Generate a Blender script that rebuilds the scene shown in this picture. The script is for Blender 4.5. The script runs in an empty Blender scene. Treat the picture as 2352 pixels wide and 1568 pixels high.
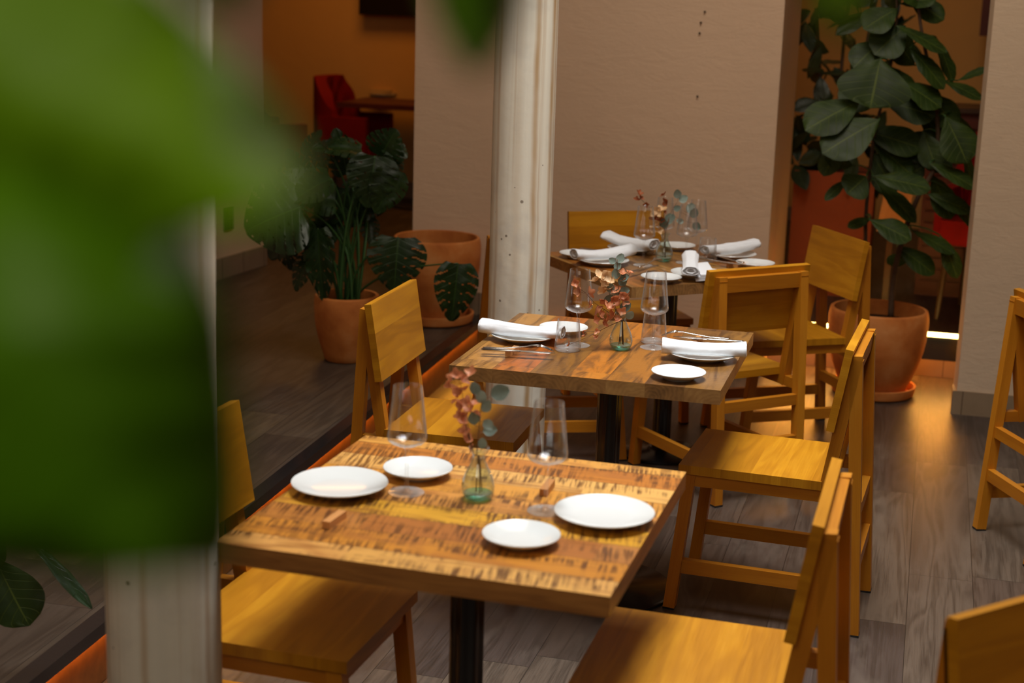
import bpy, bmesh, math, random
from mathutils import Vector, Matrix, noise
random.seed(7)
S = bpy.context.scene
C = S.collection
PI = math.pi

# ------------------------------------------------------------------ camera, world, lights, exposure
F_PX, CAM_H = 3522.77, 1.7582
RT = Vector((0.999562, 0.00664856, 0.02883765))
UP = Vector((-0.02959415, 0.22455951, 0.97401089))
FW = Vector((0.0, 0.9744377, -0.22465791))
cd = bpy.data.cameras.new('camera')
cam = bpy.data.objects.new('camera', cd)
C.objects.link(cam)
M = Matrix((RT, UP, -FW)).transposed().to_4x4()
M.translation = Vector((0, 0, CAM_H))
cam.matrix_world = M
cd.sensor_width = 36
cd.lens = F_PX * 36 / 2352
cd.clip_start = 0.02
cd.dof.use_dof = True
cd.dof.focus_distance = 4.36
cd.dof.aperture_fstop = 3.1
S.camera = cam
S.view_settings.view_transform = 'Standard'
S.view_settings.look = 'None'
S.view_settings.gamma = 1
S.view_settings.exposure = 0.0
S.cycles.max_bounces = 8
S.cycles.transparent_max_bounces = 24
S.cycles.caustics_reflective = False
S.cycles.caustics_refractive = False

w = bpy.data.worlds.new('World'); S.world = w; w.use_nodes = True
w.node_tree.nodes['Background'].inputs[0].default_value = (0.55, 0.62, 0.7, 1)
w.node_tree.nodes['Background'].inputs[1].default_value = 0.03

def area(name, loc, size, power, col, rot=(0, 0, 0), sy=None, spread=None):
    l = bpy.data.lights.new(name, 'AREA'); l.energy = power; l.color = col
    l.shape = 'RECTANGLE'; l.size = size; l.size_y = sy or size
    if spread: l.spread = spread
    o = bpy.data.objects.new(name, l); C.objects.link(o); o.location = loc; o.rotation_euler = rot
    return o
def point(name, loc, r, power, col):
    l = bpy.data.lights.new(name, 'POINT'); l.energy = power; l.color = col; l.shadow_soft_size = r
    o = bpy.data.objects.new(name, l); C.objects.link(o); o.location = loc
    return o
area('skylight', (0.60, 3.75, 4.3), 1.1, 36, (0.90, 0.96, 1.0), rot=(0, 0, math.radians(-15)), sy=1.9, spread=math.radians(74))
area('overhead_warm_fill', (0.60, 4.3, 4.25), 1.6, 82, (1.0, 0.87, 0.72), rot=(0, 0, math.radians(-15)), sy=2.6)  # wide warm fill added to lift the walls, no source of its own
area('near_leaf_fill', (-0.95, -0.55, 2.7), 0.35, 1.1, (1.0, 0.93, 0.70), rot=(math.radians(57), 0, math.radians(-40)), spread=math.radians(60))  # unseen light added behind the camera to brighten the foreground leaves
area('camera_side_fill', (-0.6, -0.6, 3.6), 2.4, 38, (1.0, 0.85, 0.66), rot=(math.radians(34), 0, 0))  # warm fill added from the camera side for column and leaves
# warm lamps of the rooms behind
area('back_room_lamp', (-1.1, 10.2, 3.1), 1.0, 16, (1.0, 0.43, 0.08))
area('plant_room_lamp', (2.3, 8.9, 3.0), 0.9, 4.5, (1.0, 0.46, 0.12))
area('step_glow', (1.72, 7.17, 0.30), 1.1, 8.0, (1.0, 0.34, 0.04), rot=(math.radians(-38), 0, math.radians(-15)), sy=0.03)

# ------------------------------------------------------------------ helpers
def W(px, py, y):            # point where the sight line of a photo pixel meets the vertical plane Y = y
    q = FW + RT * ((px - 1176) / F_PX) - UP * ((py - 784) / F_PX)
    t = y / q.y
    return Vector((0, 0, CAM_H)) + q * t
def Z(px, py, z):            # ... meets the height z
    q = FW + RT * ((px - 1176) / F_PX) - UP * ((py - 784) / F_PX)
    t = (z - CAM_H) / q.z
    return Vector((0, 0, CAM_H)) + q * t

def obj(name, bm, mat, parent=None, smooth=False, bevel=0):
    if bevel:
        bmesh.ops.bevel(bm, geom=[e for e in bm.edges if len(e.link_faces) == 2 and e.calc_face_angle(0) > 0.5], offset=bevel, segments=2, profile=0.6, affect='EDGES', clamp_overlap=True)
    me = bpy.data.meshes.new(name)
    bm.to_mesh(me); bm.free()
    if smooth:
        me.polygons.foreach_set('use_smooth', [True] * len(me.polygons))
        if smooth != 'all': me.set_sharp_from_angle(angle=math.radians(38))
    if mat: me.materials.append(mat)
    o = bpy.data.objects.new(name, me); C.objects.link(o)
    if parent: o.parent = parent
    return o
def empty(name, loc=(0, 0, 0), rz=0):
    o = bpy.data.objects.new(name, None); C.objects.link(o); o.location = loc; o.rotation_euler = (0, 0, rz)
    o.empty_display_size = .05
    return o
def tag(o, label, cat=None, group=None, kind=None):
    o['label'] = label
    if cat: o['category'] = cat
    if group: o['group'] = group
    if kind: o['kind'] = kind
    return o
def copy_tree(o, parent=None):
    c = o.copy(); C.objects.link(c)
    if parent is not None: c.parent = parent
    for ch in list(o.children): copy_tree(ch, c)
    return c
def BM():
    bm = bmesh.new(); bm.loops.layers.uv.new('UVMap'); return bm
def beam(bm, p0, p1, wd, th, side=(1, 0, 0), vo=0.0, uo=0.0):
    """box from p0 to p1, wd wide along side, th thick along the third axis; UV in metres, u along the grain"""
    p0, p1 = Vector(p0), Vector(p1)
    a = (p1 - p0); L = a.length; a.normalize()
    s = Vector(side); s = (s - a * s.dot(a)).normalized(); t = a.cross(s)
    vs = []
    for k in (0, 1):
        for i, j in ((-1, -1), (1, -1), (1, 1), (-1, 1)):
            vs.append(bm.verts.new((p0 if k == 0 else p1) + s * (i * wd / 2) + t * (j * th / 2)))
    lay = bm.loops.layers.uv.active
    for f in ((0, 3, 2, 1), (4, 5, 6, 7), (0, 1, 5, 4), (1, 2, 6, 5), (2, 3, 7, 6), (3, 0, 4, 7)):
        fa = bm.faces.new([vs[i] for i in f])
        n = (vs[f[1]].co - vs[f[0]].co).cross(vs[f[2]].co - vs[f[1]].co).normalized()
        for l in fa.loops:
            d = l.vert.co - p0
            u, v1, v2 = d.dot(a), d.dot(s), d.dot(t)
            if abs(n.dot(a)) > .7: l[lay].uv = (v2 * 0.3 + uo, v1 + vo)
            elif abs(n.dot(t)) > abs(n.dot(s)): l[lay].uv = (u + uo, v1 + vo)
            else: l[lay].uv = (u + uo, v2 + (wd / 2 if n.dot(s) > 0 else -wd / 2) * 0.98 + vo)
    return vs
def lathe(bm, prof, seg=48, c=(0, 0, 0), axis=None):
    """profile of (r, z)"""
    rings = []
    for r, z in prof:
        if r < 1e-6: rings.append([bm.verts.new((c[0], c[1], c[2] + z))])
        else: rings.append([bm.verts.new((c[0] + r * math.cos(2 * PI * i / seg), c[1] + r * math.sin(2 * PI * i / seg), c[2] + z)) for i in range(seg)])
    for a, b in zip(rings, rings[1:]):
        for i in range(seg):
            j = (i + 1) % seg
            if len(a) == 1 and len(b) == 1: continue
            if len(a) == 1: bm.faces.new((a[0], b[j], b[i]))
            elif len(b) == 1: bm.faces.new((a[i], a[j], b[0]))
            else: bm.faces.new((a[i], a[j], b[j], b[i]))
def tube(bm, pts, rad, seg=8, cap=True):
    pts = [Vector(p) for p in pts]
    rs = rad if isinstance(rad, (list, tuple)) else [rad] * len(pts)
    lay = bm.loops.layers.uv.active
    t0 = (pts[1] - pts[0]).normalized()
    nrm = t0.orthogonal().normalized(); rings = []
    for i, p in enumerate(pts):
        t = ((pts[min(i + 1, len(pts) - 1)] - pts[max(i - 1, 0)])).normalized()
        nrm = (nrm - t * nrm.dot(t)).normalized(); b = t.cross(nrm)
        rings.append([bm.verts.new(p + (nrm * math.cos(2 * PI * k / seg) + b * math.sin(2 * PI * k / seg)) * rs[i]) for k in range(seg)])
    for i, (a, b) in enumerate(zip(rings, rings[1:])):
        for k in range(seg):
            j = (k + 1) % seg
            f = bm.faces.new((a[k], a[j], b[j], b[k]))
            if lay:
                for l, (uu, vv) in zip(f.loops, ((i, k), (i, k + 1), (i + 1, k + 1), (i + 1, k))): l[lay].uv = (uu * .02, vv * .004)
    if cap:
        bm.faces.new(rings[0][::-1]); bm.faces.new(rings[-1])
def curve(p0, p1, p2, n=8):
    p0, p1, p2 = Vector(p0), Vector(p1), Vector(p2)
    return [p0 * (1 - t) ** 2 + p1 * 2 * t * (1 - t) + p2 * t * t for t in [i / n for i in range(n + 1)]]
def slab(bm, pts, z0, z1):
    b = [bm.verts.new((p[0], p[1], z0)) for p in pts]; t = [bm.verts.new((p[0], p[1], z1)) for p in pts]
    bm.faces.new(b[::-1]); bm.faces.new(t)
    n = len(pts)
    for i in range(n):
        j = (i + 1) % n; bm.faces.new((b[i], b[j], t[j], t[i]))

# ------------------------------------------------------------------ materials
class NT:
    def __init__(s, name):
        s.m = bpy.data.materials.new(name); s.m.use_nodes = True; s.t = s.m.node_tree
        s.b = s.t.nodes['Principled BSDF']; s.out = s.t.nodes['Material Output']
    def n(s, typ, **kw):
        nd = s.t.nodes.new(typ)
        for k, v in kw.items(): setattr(nd, k, v)
        return nd
    def l(s, a, b): s.t.links.new(a, b)
    def inp(s, sock, v):
        if isinstance(v, bpy.types.NodeSocket): s.l(v, sock)
        else: sock.default_value = v
    def math(s, op, a, b=0.0, c=None):
        nd = s.n('ShaderNodeMath', operation=op); s.inp(nd.inputs[0], a); s.inp(nd.inputs[1], b)
        if c is not None: s.inp(nd.inputs[2], c)
        return nd.outputs[0]
    def xyz(s, x, y, z=0.0):
        nd = s.n('ShaderNodeCombineXYZ')
        for i, v in enumerate((x, y, z)): s.inp(nd.inputs[i], v)
        return nd.outputs[0]
    def sep(s, v):
        nd = s.n('ShaderNodeSeparateXYZ'); s.l(v, nd.inputs[0]); return nd.outputs
    def noise(s, vec, scale, detail=4, rough=.55, dist=0.0, out=0):
        nd = s.n('ShaderNodeTexNoise'); s.l(vec, nd.inputs['Vector']); nd.inputs['Scale'].default_value = scale
        nd.inputs['Detail'].default_value = detail; nd.inputs['Roughness'].default_value = rough; nd.inputs['Distortion'].default_value = dist
        return nd.outputs[out]
    def white(s, vec):
        nd = s.n('ShaderNodeTexWhiteNoise', noise_dimensions='3D'); s.l(vec, nd.inputs['Vector']); return nd.outputs
    def ramp(s, fac, stops, interp='LINEAR'):
        nd = s.n('ShaderNodeValToRGB'); cr = nd.color_ramp; cr.interpolation = interp
        while len(cr.elements) < len(stops): cr.elements.new(0.5)
        for e, (p, c) in zip(cr.elements, stops):
            e.position = p; e.color = (c[0], c[1], c[2], 1) if hasattr(c, '__len__') else (c, c, c, 1)
        s.inp(nd.inputs[0], fac); return nd.outputs[0]
    def mix(s, fac, a, b, mode='MIX'):
        nd = s.n('ShaderNodeMix', data_type='RGBA', blend_type=mode)
        s.inp(nd.inputs[0], fac); s.inp(nd.inputs[6], a if isinstance(a, bpy.types.NodeSocket) else (*a, 1)); s.inp(nd.inputs[7], b if isinstance(b, bpy.types.NodeSocket) else (*b, 1))
        return nd.outputs[2]
    def coord(s, k='Object'):
        return s.n('ShaderNodeTexCoord').outputs[k]
    def rnd(s): return s.n('ShaderNodeObjectInfo').outputs['Random']
    def bump(s, h, st=.2, d=.002):
        nd = s.n('ShaderNodeBump'); nd.inputs['Strength'].default_value = st; nd.inputs['Distance'].default_value = d
        s.l(h, nd.inputs['Height']); s.l(nd.outputs[0], s.b.inputs['Normal'])
    def fin(s, col, rough=.5, spec=.5, metal=0.0):
        s.inp(s.b.inputs['Base Color'], col if isinstance(col, bpy.types.NodeSocket) else (*col, 1))
        s.inp(s.b.inputs['Roughness'], rough); s.b.inputs['Specular IOR Level'].default_value = spec; s.b.inputs['Metallic'].default_value = metal
        return s.m

def simple(name, col, rough=.5, spec=.5, metal=0.0, nz=0.0, sc=20):
    t = NT(name)
    if nz:
        f = t.noise(t.coord(), sc, 4)
        c = t.mix(f, tuple(x * (1 - nz) for x in col), tuple(min(1, x * (1 + nz)) for x in col))
        t.bump(f, .1)
    else: c = col
    return t.fin(c, rough, spec, metal)

def oak(name, dark, mid, light, stave=.085, rough=.34, fig=1.0):
    t = NT(name)
    u, v, _ = t.sep(t.coord('UV')); r = t.rnd()
    sid = t.math('FLOOR', t.math('DIVIDE', t.math('ADD', v, t.math('MULTIPLY', r, 1.7)), stave))
    wn = t.white(t.xyz(sid, r, 0.3)); sv = wn['Value']
    ro = t.math('MULTIPLY', r, 37.0); so = t.math('MULTIPLY', sv, 9.0)
    p1 = t.xyz(t.math('ADD', t.math('MULTIPLY', u, 1.5), ro), t.math('ADD', t.math('MULTIPLY', v, 11.0), so), so)
    big = t.noise(p1, 1.0, 2, .5, .6)
    rings = t.math('SINE', t.math('MULTIPLY', big, 30.0))
    rings = t.math('MULTIPLY_ADD', rings, .5, .5)
    fine = t.noise(t.xyz(t.math('MULTIPLY', u, 9.0), t.math('MULTIPLY', v, 330.0), ro), 1.0, 3, .6)
    f = t.math('MULTIPLY_ADD', rings, .20 * fig, t.math('MULTIPLY', fine, .42))
    f = t.math('ADD', f, t.math('MULTIPLY', sv, .30))
    col = t.ramp(f, [(.15, dark), (.5, mid), (.85, light)])
    blot = t.noise(t.xyz(t.math('MULTIPLY', u, 5.0), t.math('MULTIPLY', v, 9.0), ro), 1.0, 3)
    col = t.mix(t.ramp(blot, [(.35, 0), (.7, .35)]), col, dark)
    knot = t.n('ShaderNodeTexVoronoi', feature='DISTANCE_TO_EDGE')
    t.l(t.xyz(t.math('ADD', t.math('MULTIPLY', u, 5.0), ro), t.math('MULTIPLY', v, 14.0), so), knot.inputs['Vector']); knot.inputs['Scale'].default_value = .8
    t.bump(fine, .10, .001)
    return t.fin(col, t.math('MULTIPLY_ADD', fine, .18, rough), .36)
M_OAK = oak('oak_wood', (.33, .122, .003), (.50, .205, .006), (.66, .31, .014))
M_OAKL = oak('oak_wood_leg', (.38, .122, .006), (.52, .195, .010), (.64, .28, .022), stave=.5, fig=.5)
M_REST = oak('beech_rest', (.42, .17, .05), (.62, .29, .10), (.74, .40, .16), stave=.5, fig=.4)

def mango(name, plank, cols, saw, dark, along_y=False, seq=()):
    t = NT(name)
    x, y, z = t.sep(t.coord('Object'))
    u, v = (y, x) if along_y else (x, y)
    vv = t.math('ADD', t.math('DIVIDE', v, plank), 20.37)
    sid = t.math('FLOOR', vv); r = t.rnd()
    wn = t.white(t.xyz(sid, r, 1.7)); s0 = wn['Value']
    # planks are jointed lengthwise too
    uj = t.math('ADD', t.math('DIVIDE', u, .46), t.math('MULTIPLY', s0, 5.0))
    wn2 = t.white(t.xyz(sid, t.math('FLOOR', uj), r)); sv = wn2['Value']; sc = t.math('MULTIPLY', sv, 13.0)
    nq = len(seq)
    base = t.ramp(t.math('FRACT', t.math('DIVIDE', t.math('ADD', sid, .5), float(nq))), [(i / nq, c) for i, c in enumerate(seq)], 'CONSTANT')
    base = t.mix(.22, base, t.ramp(sv, cols))
    g = t.noise(t.xyz(t.math('ADD', t.math('MULTIPLY', u, 4.0), sc), t.math('MULTIPLY', v, 26.0), sc), 1.0, 5, .6, .9)
    base = t.mix(t.ramp(g, [(.47, 0), (.66, .92)] if along_y else [(.50, 0), (.68, .8)]), base, dark)
    bl = t.noise(t.xyz(t.math('MULTIPLY', u, 6.0), t.math('MULTIPLY', v, 11.0), sc), 1.0, 3, .55, .4)
    base = t.mix(t.ramp(bl, [(.56, 0), (.70, .6)]), base, (cols[-1][1]))
    # blade marks of the rough saw, across the grain
    sl = t.math('ADD', u, t.math('MULTIPLY', v, .14))
    s1 = t.noise(t.xyz(t.math('MULTIPLY', sl, 135.0), t.math('MULTIPLY', v, 9.0), sc), 1.0, 1.5, .6)
    msk = t.noise(t.xyz(t.math('MULTIPLY', u, 5.5), t.math('MULTIPLY', v, 16.0), t.math('ADD', sc, 4.0)), 1.0, 3)
    k = t.math('MULTIPLY', t.ramp(s1, [(.44, 0), (.58, 1)]), t.ramp(msk, [(.40, 0), (.56, 1)]))
    base = t.mix(t.math('MULTIPLY', k, saw), base, (.085, .028, .010))
    fr = t.math('FRACT', vv)
    gap = t.math('LESS_THAN', t.math('MINIMUM', fr, t.math('SUBTRACT', 1.0, fr)), .012)
    base = t.mix(t.math('MULTIPLY', gap, .55), base, (.09, .035, .012))
    fine = t.noise(t.xyz(t.math('MULTIPLY', u, 12.0), t.math('MULTIPLY', v, 300.0), sc), 1.0, 3, .6)
    base = t.mix(t.math('MULTIPLY', fine, .22), base, (.16, .06, .018))
    t.bump(t.math('SUBTRACT', fine, t.math('MULTIPLY', k, 1.2)), .22, .0012)
    return t.fin(base, t.math('MULTIPLY_ADD', g, .16, .24), .42)
M_T1 = mango('sawn_mango_top', .089, [(0, (.62, .26, .045)), (.25, (.44, .145, .022)), (.5, (.68, .34, .085)), (.75, (.58, .27, .018)), (1, (.36, .12, .030))], .88, (.26, .085, .016), seq=((.40, .14, .035), (.72, .37, .025), (.66, .29, .07), (.70, .32, .05), (.78, .44, .13), (.52, .18, .028), (.70, .34, .07), (.76, .41, .12), (.62, .25, .03)))
M_T2 = mango('mango_top', .105, [(0, (.15, .065, .022)), (.2, (.46, .14, .014)), (.4, (.26, .12, .028)), (.6, (.56, .27, .055)), (.8, (.38, .15, .018)), (1, (.11, .052, .020))], .10, (.060, .026, .010), along_y=True, seq=((.32, .11, .012), (.10, .040, .013), (.21, .105, .026), (.48, .23, .055), (.42, .095, .008), (.17, .075, .013), (.50, .165, .014)))
M_T3 = mango('mango_top_far', .105, [(0, (.20, .09, .028)), (.3, (.42, .15, .022)), (.6, (.48, .23, .05)), (1, (.28, .10, .02))], .10, (.08, .035, .014), along_y=True, seq=((.30, .13, .03), (.44, .22, .05), (.36, .12, .018), (.22, .10, .03), (.48, .24, .06)))
def edge_mat(name, end, c0, c1, c2):
    t = NT(name); co = t.coord('Object'); x, y, z = t.sep(co); r = t.rnd()
    if end:
        pl = t.math('ADD', t.math('DIVIDE', x, .105), 20.37); sid = t.math('FLOOR', pl); wn = t.white(t.xyz(sid, r, 2.0)); sv = wn['Value']
        cx = t.math('SUBTRACT', t.math('FRACT', pl), sv); cz = t.math('MULTIPLY_ADD', z, 9.5, t.math('MULTIPLY_ADD', sv, .6, -6.9))
        d = t.math('SQRT', t.math('ADD', t.math('MULTIPLY', cx, cx), t.math('MULTIPLY', cz, cz)))
        d = t.math('ADD', d, t.math('MULTIPLY', t.noise(co, 14, 3), .5))
        g = t.math('MULTIPLY_ADD', t.math('SINE', t.math('MULTIPLY', d, 60.0)), .5, .5)
        g = t.math('MULTIPLY_ADD', g, .08, t.math('MULTIPLY', t.noise(co, 24, 5), .62))
        g = t.math('ADD', g, t.math('MULTIPLY', sv, .25))
    else:
        g = t.noise(t.xyz(t.math('MULTIPLY', x, 6.0), t.math('MULTIPLY', y, 6.0), t.math('MULTIPLY', z, 60.0)), 1.0, 5, .6, .6)
    col = t.ramp(g, [(.25, c0), (.5, c1), (.75, c2)])
    t.bump(g, .15, .001)
    return t.fin(col, .38, .5)
M_E1 = edge_mat('table_edge_long_grain', False, (.17, .065, .02), (.34, .14, .035), (.46, .20, .05))
M_E2 = edge_mat('table_edge_end_grain', True, (.16, .08, .028), (.34, .17, .055), (.48, .27, .09))

A15 = math.radians(-15)
def planks(name, ang, wdt, ln, stops, rough, knots=True, wear=.5):
    t = NT(name); x, y, z = t.sep(t.coord('Object'))
    ca, sa = math.cos(ang), math.sin(ang)
    u = t.math('ADD', t.math('MULTIPLY', x, ca), t.math('MULTIPLY', y, sa))
    v = t.math('SUBTRACT', t.math('MULTIPLY', y, ca), t.math('MULTIPLY', x, sa))
    vr = t.math('ADD', t.math('DIVIDE', v, wdt), 40.26); row = t.math('FLOOR', vr)
    w0 = t.white(t.xyz(row, 3.0, 1.0))['Value']
    ur = t.math('ADD', t.math('DIVIDE', u, ln), t.math('MULTIPLY', w0, 7.0)); colid = t.math('FLOOR', ur)
    wn = t.white(t.xyz(row, colid, 2.0)); sv = wn['Value']; so = t.math('MULTIPLY', sv, 21.0)
    base = t.ramp(sv, stops)
    g = t.noise(t.xyz(t.math('MULTIPLY_ADD', u, .9, so), t.math('MULTIPLY', v, 9.0), so), 1.0, 2, .5, 1.0)
    rings = t.math('MULTIPLY_ADD', t.math('SINE', t.math('MULTIPLY', g, 42.0)), .5, .5)
    fine = t.noise(t.xyz(t.math('MULTIPLY', u, 7.0), t.math('MULTIPLY', v, 210.0), so), 1.0, 4, .7)
    f = t.math('ADD', t.math('MULTIPLY', rings, .22), t.math('MULTIPLY', fine, .78))
    col = t.mix(t.ramp(f, [(.28, .75), (.62, 0)]), base, (.026, .017, .012))
    bl = t.noise(t.xyz(t.math('MULTIPLY', u, 2.2), t.math('MULTIPLY', v, 6.0), so), 1.0, 5, .65)
    col = t.mix(t.ramp(bl, [(.52, 0), (.72, wear)]), col, (.17, .135, .105))
    col = t.mix(t.ramp(bl, [(.30, .5), (.42, 0)]), col, (.028, .018, .014))
    fr = t.math('FRACT', vr); gy = t.math('MULTIPLY', t.math('MINIMUM', fr, t.math('SUBTRACT', 1.0, fr)), wdt)
    fu = t.math('FRACT', ur); gx = t.math('MULTIPLY', t.math('MINIMUM', fu, t.math('SUBTRACT', 1.0, fu)), ln)
    gap = t.math('LESS_THAN', t.math('MINIMUM', gx, gy), .0012)
    col = t.mix(t.math('MULTIPLY', gap, .8), col, (.012, .009, .007))
    t.bump(t.math('SUBTRACT', f, t.math('MULTIPLY', gap, 2.0)), .25, .0015)
    return t.fin(col, t.math('MULTIPLY_ADD', fine, .25, rough), .5)
M_FLOOR = planks('grey_brown_floorboards', math.radians(75), .192, 1.25, [(0, (.050, .030, .022)), (.25, (.085, .060, .046)), (.5, (.058, .041, .036)), (.75, (.118, .086, .062)), (1, (.092, .062, .046))], .26)
M_PLAT = planks('platform_floorboards', math.radians(77), .19, 1.6, [(0, (.055, .036, .024)), (.4, (.085, .058, .036)), (.7, (.06, .042, .030)), (1, (.12, .080, .042))], .34, wear=.25)

def plaster(name, c, amt=.10):
    t = NT(name); co = t.coord()
    a = t.noise(co, 1.3, 5, .6); b = t.noise(co, 14, 6, .65, .4)
    col = t.mix(a, tuple(x * (1 - amt) for x in c), tuple(min(1, x * (1 + amt)) for x in c))
    x, y, z = t.sep(co)
    cr = t.noise(t.xyz(t.math('MULTIPLY', x, 3.0), t.math('MULTIPLY', y, 3.0), t.math('MULTIPLY', z, 9.0)), 2.0, 6, .7, .8)
    t.bump(t.math('ADD', b, t.math('MULTIPLY', cr, 1.6)), .35, .006)
    return t.fin(col, .85, .2)
M_WALL = plaster('beige_plaster', (.72, .515, .36))
M_WALLR = plaster('beige_plaster_pale', (.66, .51, .37))
M_OR = plaster('ochre_plaster', (.70, .40, .13))
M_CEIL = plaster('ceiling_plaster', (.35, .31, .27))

def colmat():
    t = NT('stained_stone_column'); co = t.coord(); x, y, z = t.sep(co)
    ang = t.math('ARCTAN2', y, x)
    st = t.noise(t.xyz(t.math('MULTIPLY', ang, 2.2), t.math('MULTIPLY', z, .6), 3.0), 1.5, 4, .6, .35)
    st2 = t.noise(t.xyz(t.math('MULTIPLY', ang, 2.6), t.math('MULTIPLY', z, .35), 9.0), 1.5, 4, .55, .5)
    c = t.mix(st, (.96, .91, .76), (.74, .70, .60))
    wob = t.math('MULTIPLY_ADD', t.noise(t.xyz(0.0, 0.0, z), 1.6, 4, .6), .30, -.15)
    rust = t.math('MULTIPLY', t.ramp(st2, [(.56, 0), (.70, 1)]), .35)
    for a0, wdt, k in ((-1.19, .15, 1.0), (-1.02, .05, .5), (-.52, .16, .9), (-.30, .16, .6), (-1.75, .2, .3), (-2.5, .10, .55), (.6, .08, .7), (1.7, .06, .6), (2.6, .1, .5)):
        d = t.math('DIVIDE', t.math('ABSOLUTE', t.math('SUBTRACT', t.math('ADD', ang, wob), a0)), wdt)
        rust = t.math('MAXIMUM', rust, t.math('MULTIPLY', t.ramp(d, [(.2, 1), (1, 0)]), t.math('MULTIPLY', t.noise(t.xyz(a0, 2.0, z), 2.2, 3), k * 1.7)))
    c = t.mix(rust, c, (.46, .26, .09))
    bl = t.noise(co, 7, 4); c = t.mix(t.ramp(bl, [(.5, 0), (.72, .4)]), c, (.50, .48, .45))
    v = t.n('ShaderNodeTexVoronoi', feature='F1'); v.inputs['Scale'].default_value = 22; t.l(co, v.inputs['Vector'])
    pm = t.noise(co, 5, 2)
    pit = t.math('MULTIPLY', t.math('LESS_THAN', v.outputs['Distance'], t.math('MULTIPLY_ADD', pm, .34, -.10)), t.math('GREATER_THAN', pm, .5))
    c = t.mix(t.math('MULTIPLY', pit, .8), c, (.16, .11, .07))
    t.bump(t.math('SUBTRACT', t.noise(co, 30, 5), t.math('MULTIPLY', pit, 2.0)), .3, .003)
    return t.fin(c, .55, .4)
M_COL = colmat()
def terra():
    t = NT('terracotta'); co = t.coord()
    a = t.noise(co, 6, 5, .6, .3); b = t.noise(co, 40, 5)
    c = t.ramp(a, [(.3, (.42, .115, .022)), (.5, (.60, .20, .045)), (.72, (.72, .31, .10))])
    t.bump(b, .15, .002); return t.fin(c, .75, .25)
M_TERRA = terra()
M_TERRA_D = simple('red_clay', (.26, .05, .012), .7, .25, nz=.15, sc=6)
M_SOIL = simple('soil', (.035, .02, .012), .95, .1, nz=.5, sc=60)
M_BLACK = simple('black_metal', (.012, .012, .013), .22, .6)
M_BLACKM = simple('black_edge_trim', (.010, .010, .012), .16, .6, nz=.4, sc=70)
M_CHROME = simple('polished_steel', (.62, .60, .58), .17, .5, 1.0)
def porc():
    t = NT('white_porcelain'); t.b.inputs['Coat Weight'].default_value = .4; t.b.inputs['Coat Roughness'].default_value = .08
    return t.fin((.73, .75, .75), .22, .5)
M_PORC = porc()
def cloth():
    t = NT('white_cotton_napkin'); co = t.coord()
    a = t.noise(co, 55, 4, .6); x, y, z = t.sep(co)
    t.b.inputs['Sheen Weight'].default_value = .2
    t.bump(t.noise(co, 38, 3, .6, .8), .35, .003)
    return t.fin((.76, .77, .80), .9, .2)
M_CLOTH = cloth()
def glass(name, tint, edge, gl=1.0):
    t = NT(name); t.t.nodes.remove(t.b)
    lw = t.n('ShaderNodeLayerWeight'); lw.inputs['Blend'].default_value = .5; fc = lw.outputs['Facing']
    tr = t.n('ShaderNodeBsdfTransparent'); t.l(t.mix(t.ramp(fc, [(.60, 0), (1, 1)]), tint, edge), tr.inputs[0])
    g = t.n('ShaderNodeBsdfGlossy'); g.inputs['Roughness'].default_value = .06
    k = t.math('MULTIPLY_ADD', t.math('POWER', fc, 2.6), .60 * gl, .06 * gl)
    ed = t.n('ShaderNodeBsdfDiffuse'); ed.inputs[0].default_value = (.82, .84, .85, 1)  # white rim painted in for the bright light glass edges would refract
    mt = t.n('ShaderNodeMixShader'); t.l(t.math('MULTIPLY', t.math('POWER', fc, 4.0), .75), mt.inputs[0]); t.l(tr.outputs[0], mt.inputs[1]); t.l(ed.outputs[0], mt.inputs[2]); tr = mt
    mx = t.n('ShaderNodeMixShader'); t.l(k, mx.inputs[0]); t.l(tr.outputs[0], mx.inputs[1]); t.l(g.outputs[0], mx.inputs[2])
    t.l(mx.outputs[0], t.out.inputs[0]); return t.m
M_GLASS = glass('clear_glass', (.99, .99, .99), (.90, .89, .88))
M_GLASSG = glass('greenish_glass', (.93, .975, .95), (.60, .78, .70))
M_GLASST = glass('teal_glass_base', (.55, .90, .82), (.20, .62, .52))
def leafmat(name, dark, mid, vein, sheen=.42, trans=.15, side=7.0, veinw=.030):
    t = NT(name); u, v, _ = t.sep(t.coord('UV')); av = t.math('ABSOLUTE', v)
    r = t.rnd(); co = t.coord()
    n = t.noise(co, 9, 4)
    c = t.mix(t.ramp(n, [(.3, 0), (.7, 1)]), dark, mid)
    mr = t.math('LESS_THAN', av, veinw)
    ph = t.math('FRACT', t.math('SUBTRACT', t.math('MULTIPLY', u, side), t.math('MULTIPLY', av, 1.6)))
    sd = t.math('MULTIPLY', t.ramp(ph, [(0, 1), (.07, 0), (.93, 0), (1, 1)]), .38)
    m = t.math('MAXIMUM', t.math('MULTIPLY', mr, .65), sd)
    c = t.mix(m, c, vein)
    t.bump(t.math('SUBTRACT', t.math('MULTIPLY', n, .5), m), .4, .004)
    t.fin(c, sheen, .5)
    if name.startswith('near'): t.b.inputs['Specular IOR Level'].default_value = .22
    tl = t.n('ShaderNodeBsdfTranslucent'); t.l(c, tl.inputs[0])
    ad = t.n('ShaderNodeMixShader'); ad.inputs[0].default_value = trans
    t.l(t.b.outputs[0], ad.inputs[1]); t.l(tl.outputs[0], ad.inputs[2]); t.l(ad.outputs[0], t.out.inputs[0])
    return t.m
M_FIG = leafmat('fig_leaf', (.012, .030, .002), (.032, .066, .004), (.13, .18, .02), sheen=.55)
M_MON = leafmat('monstera_leaf', (.005, .017, .003), (.013, .042, .006), (.04, .10, .015), sheen=.38, veinw=.02)
M_DARKL = leafmat('ficus_leaf', (.010, .022, .006), (.03, .045, .012), (.05, .07, .02))
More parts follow.
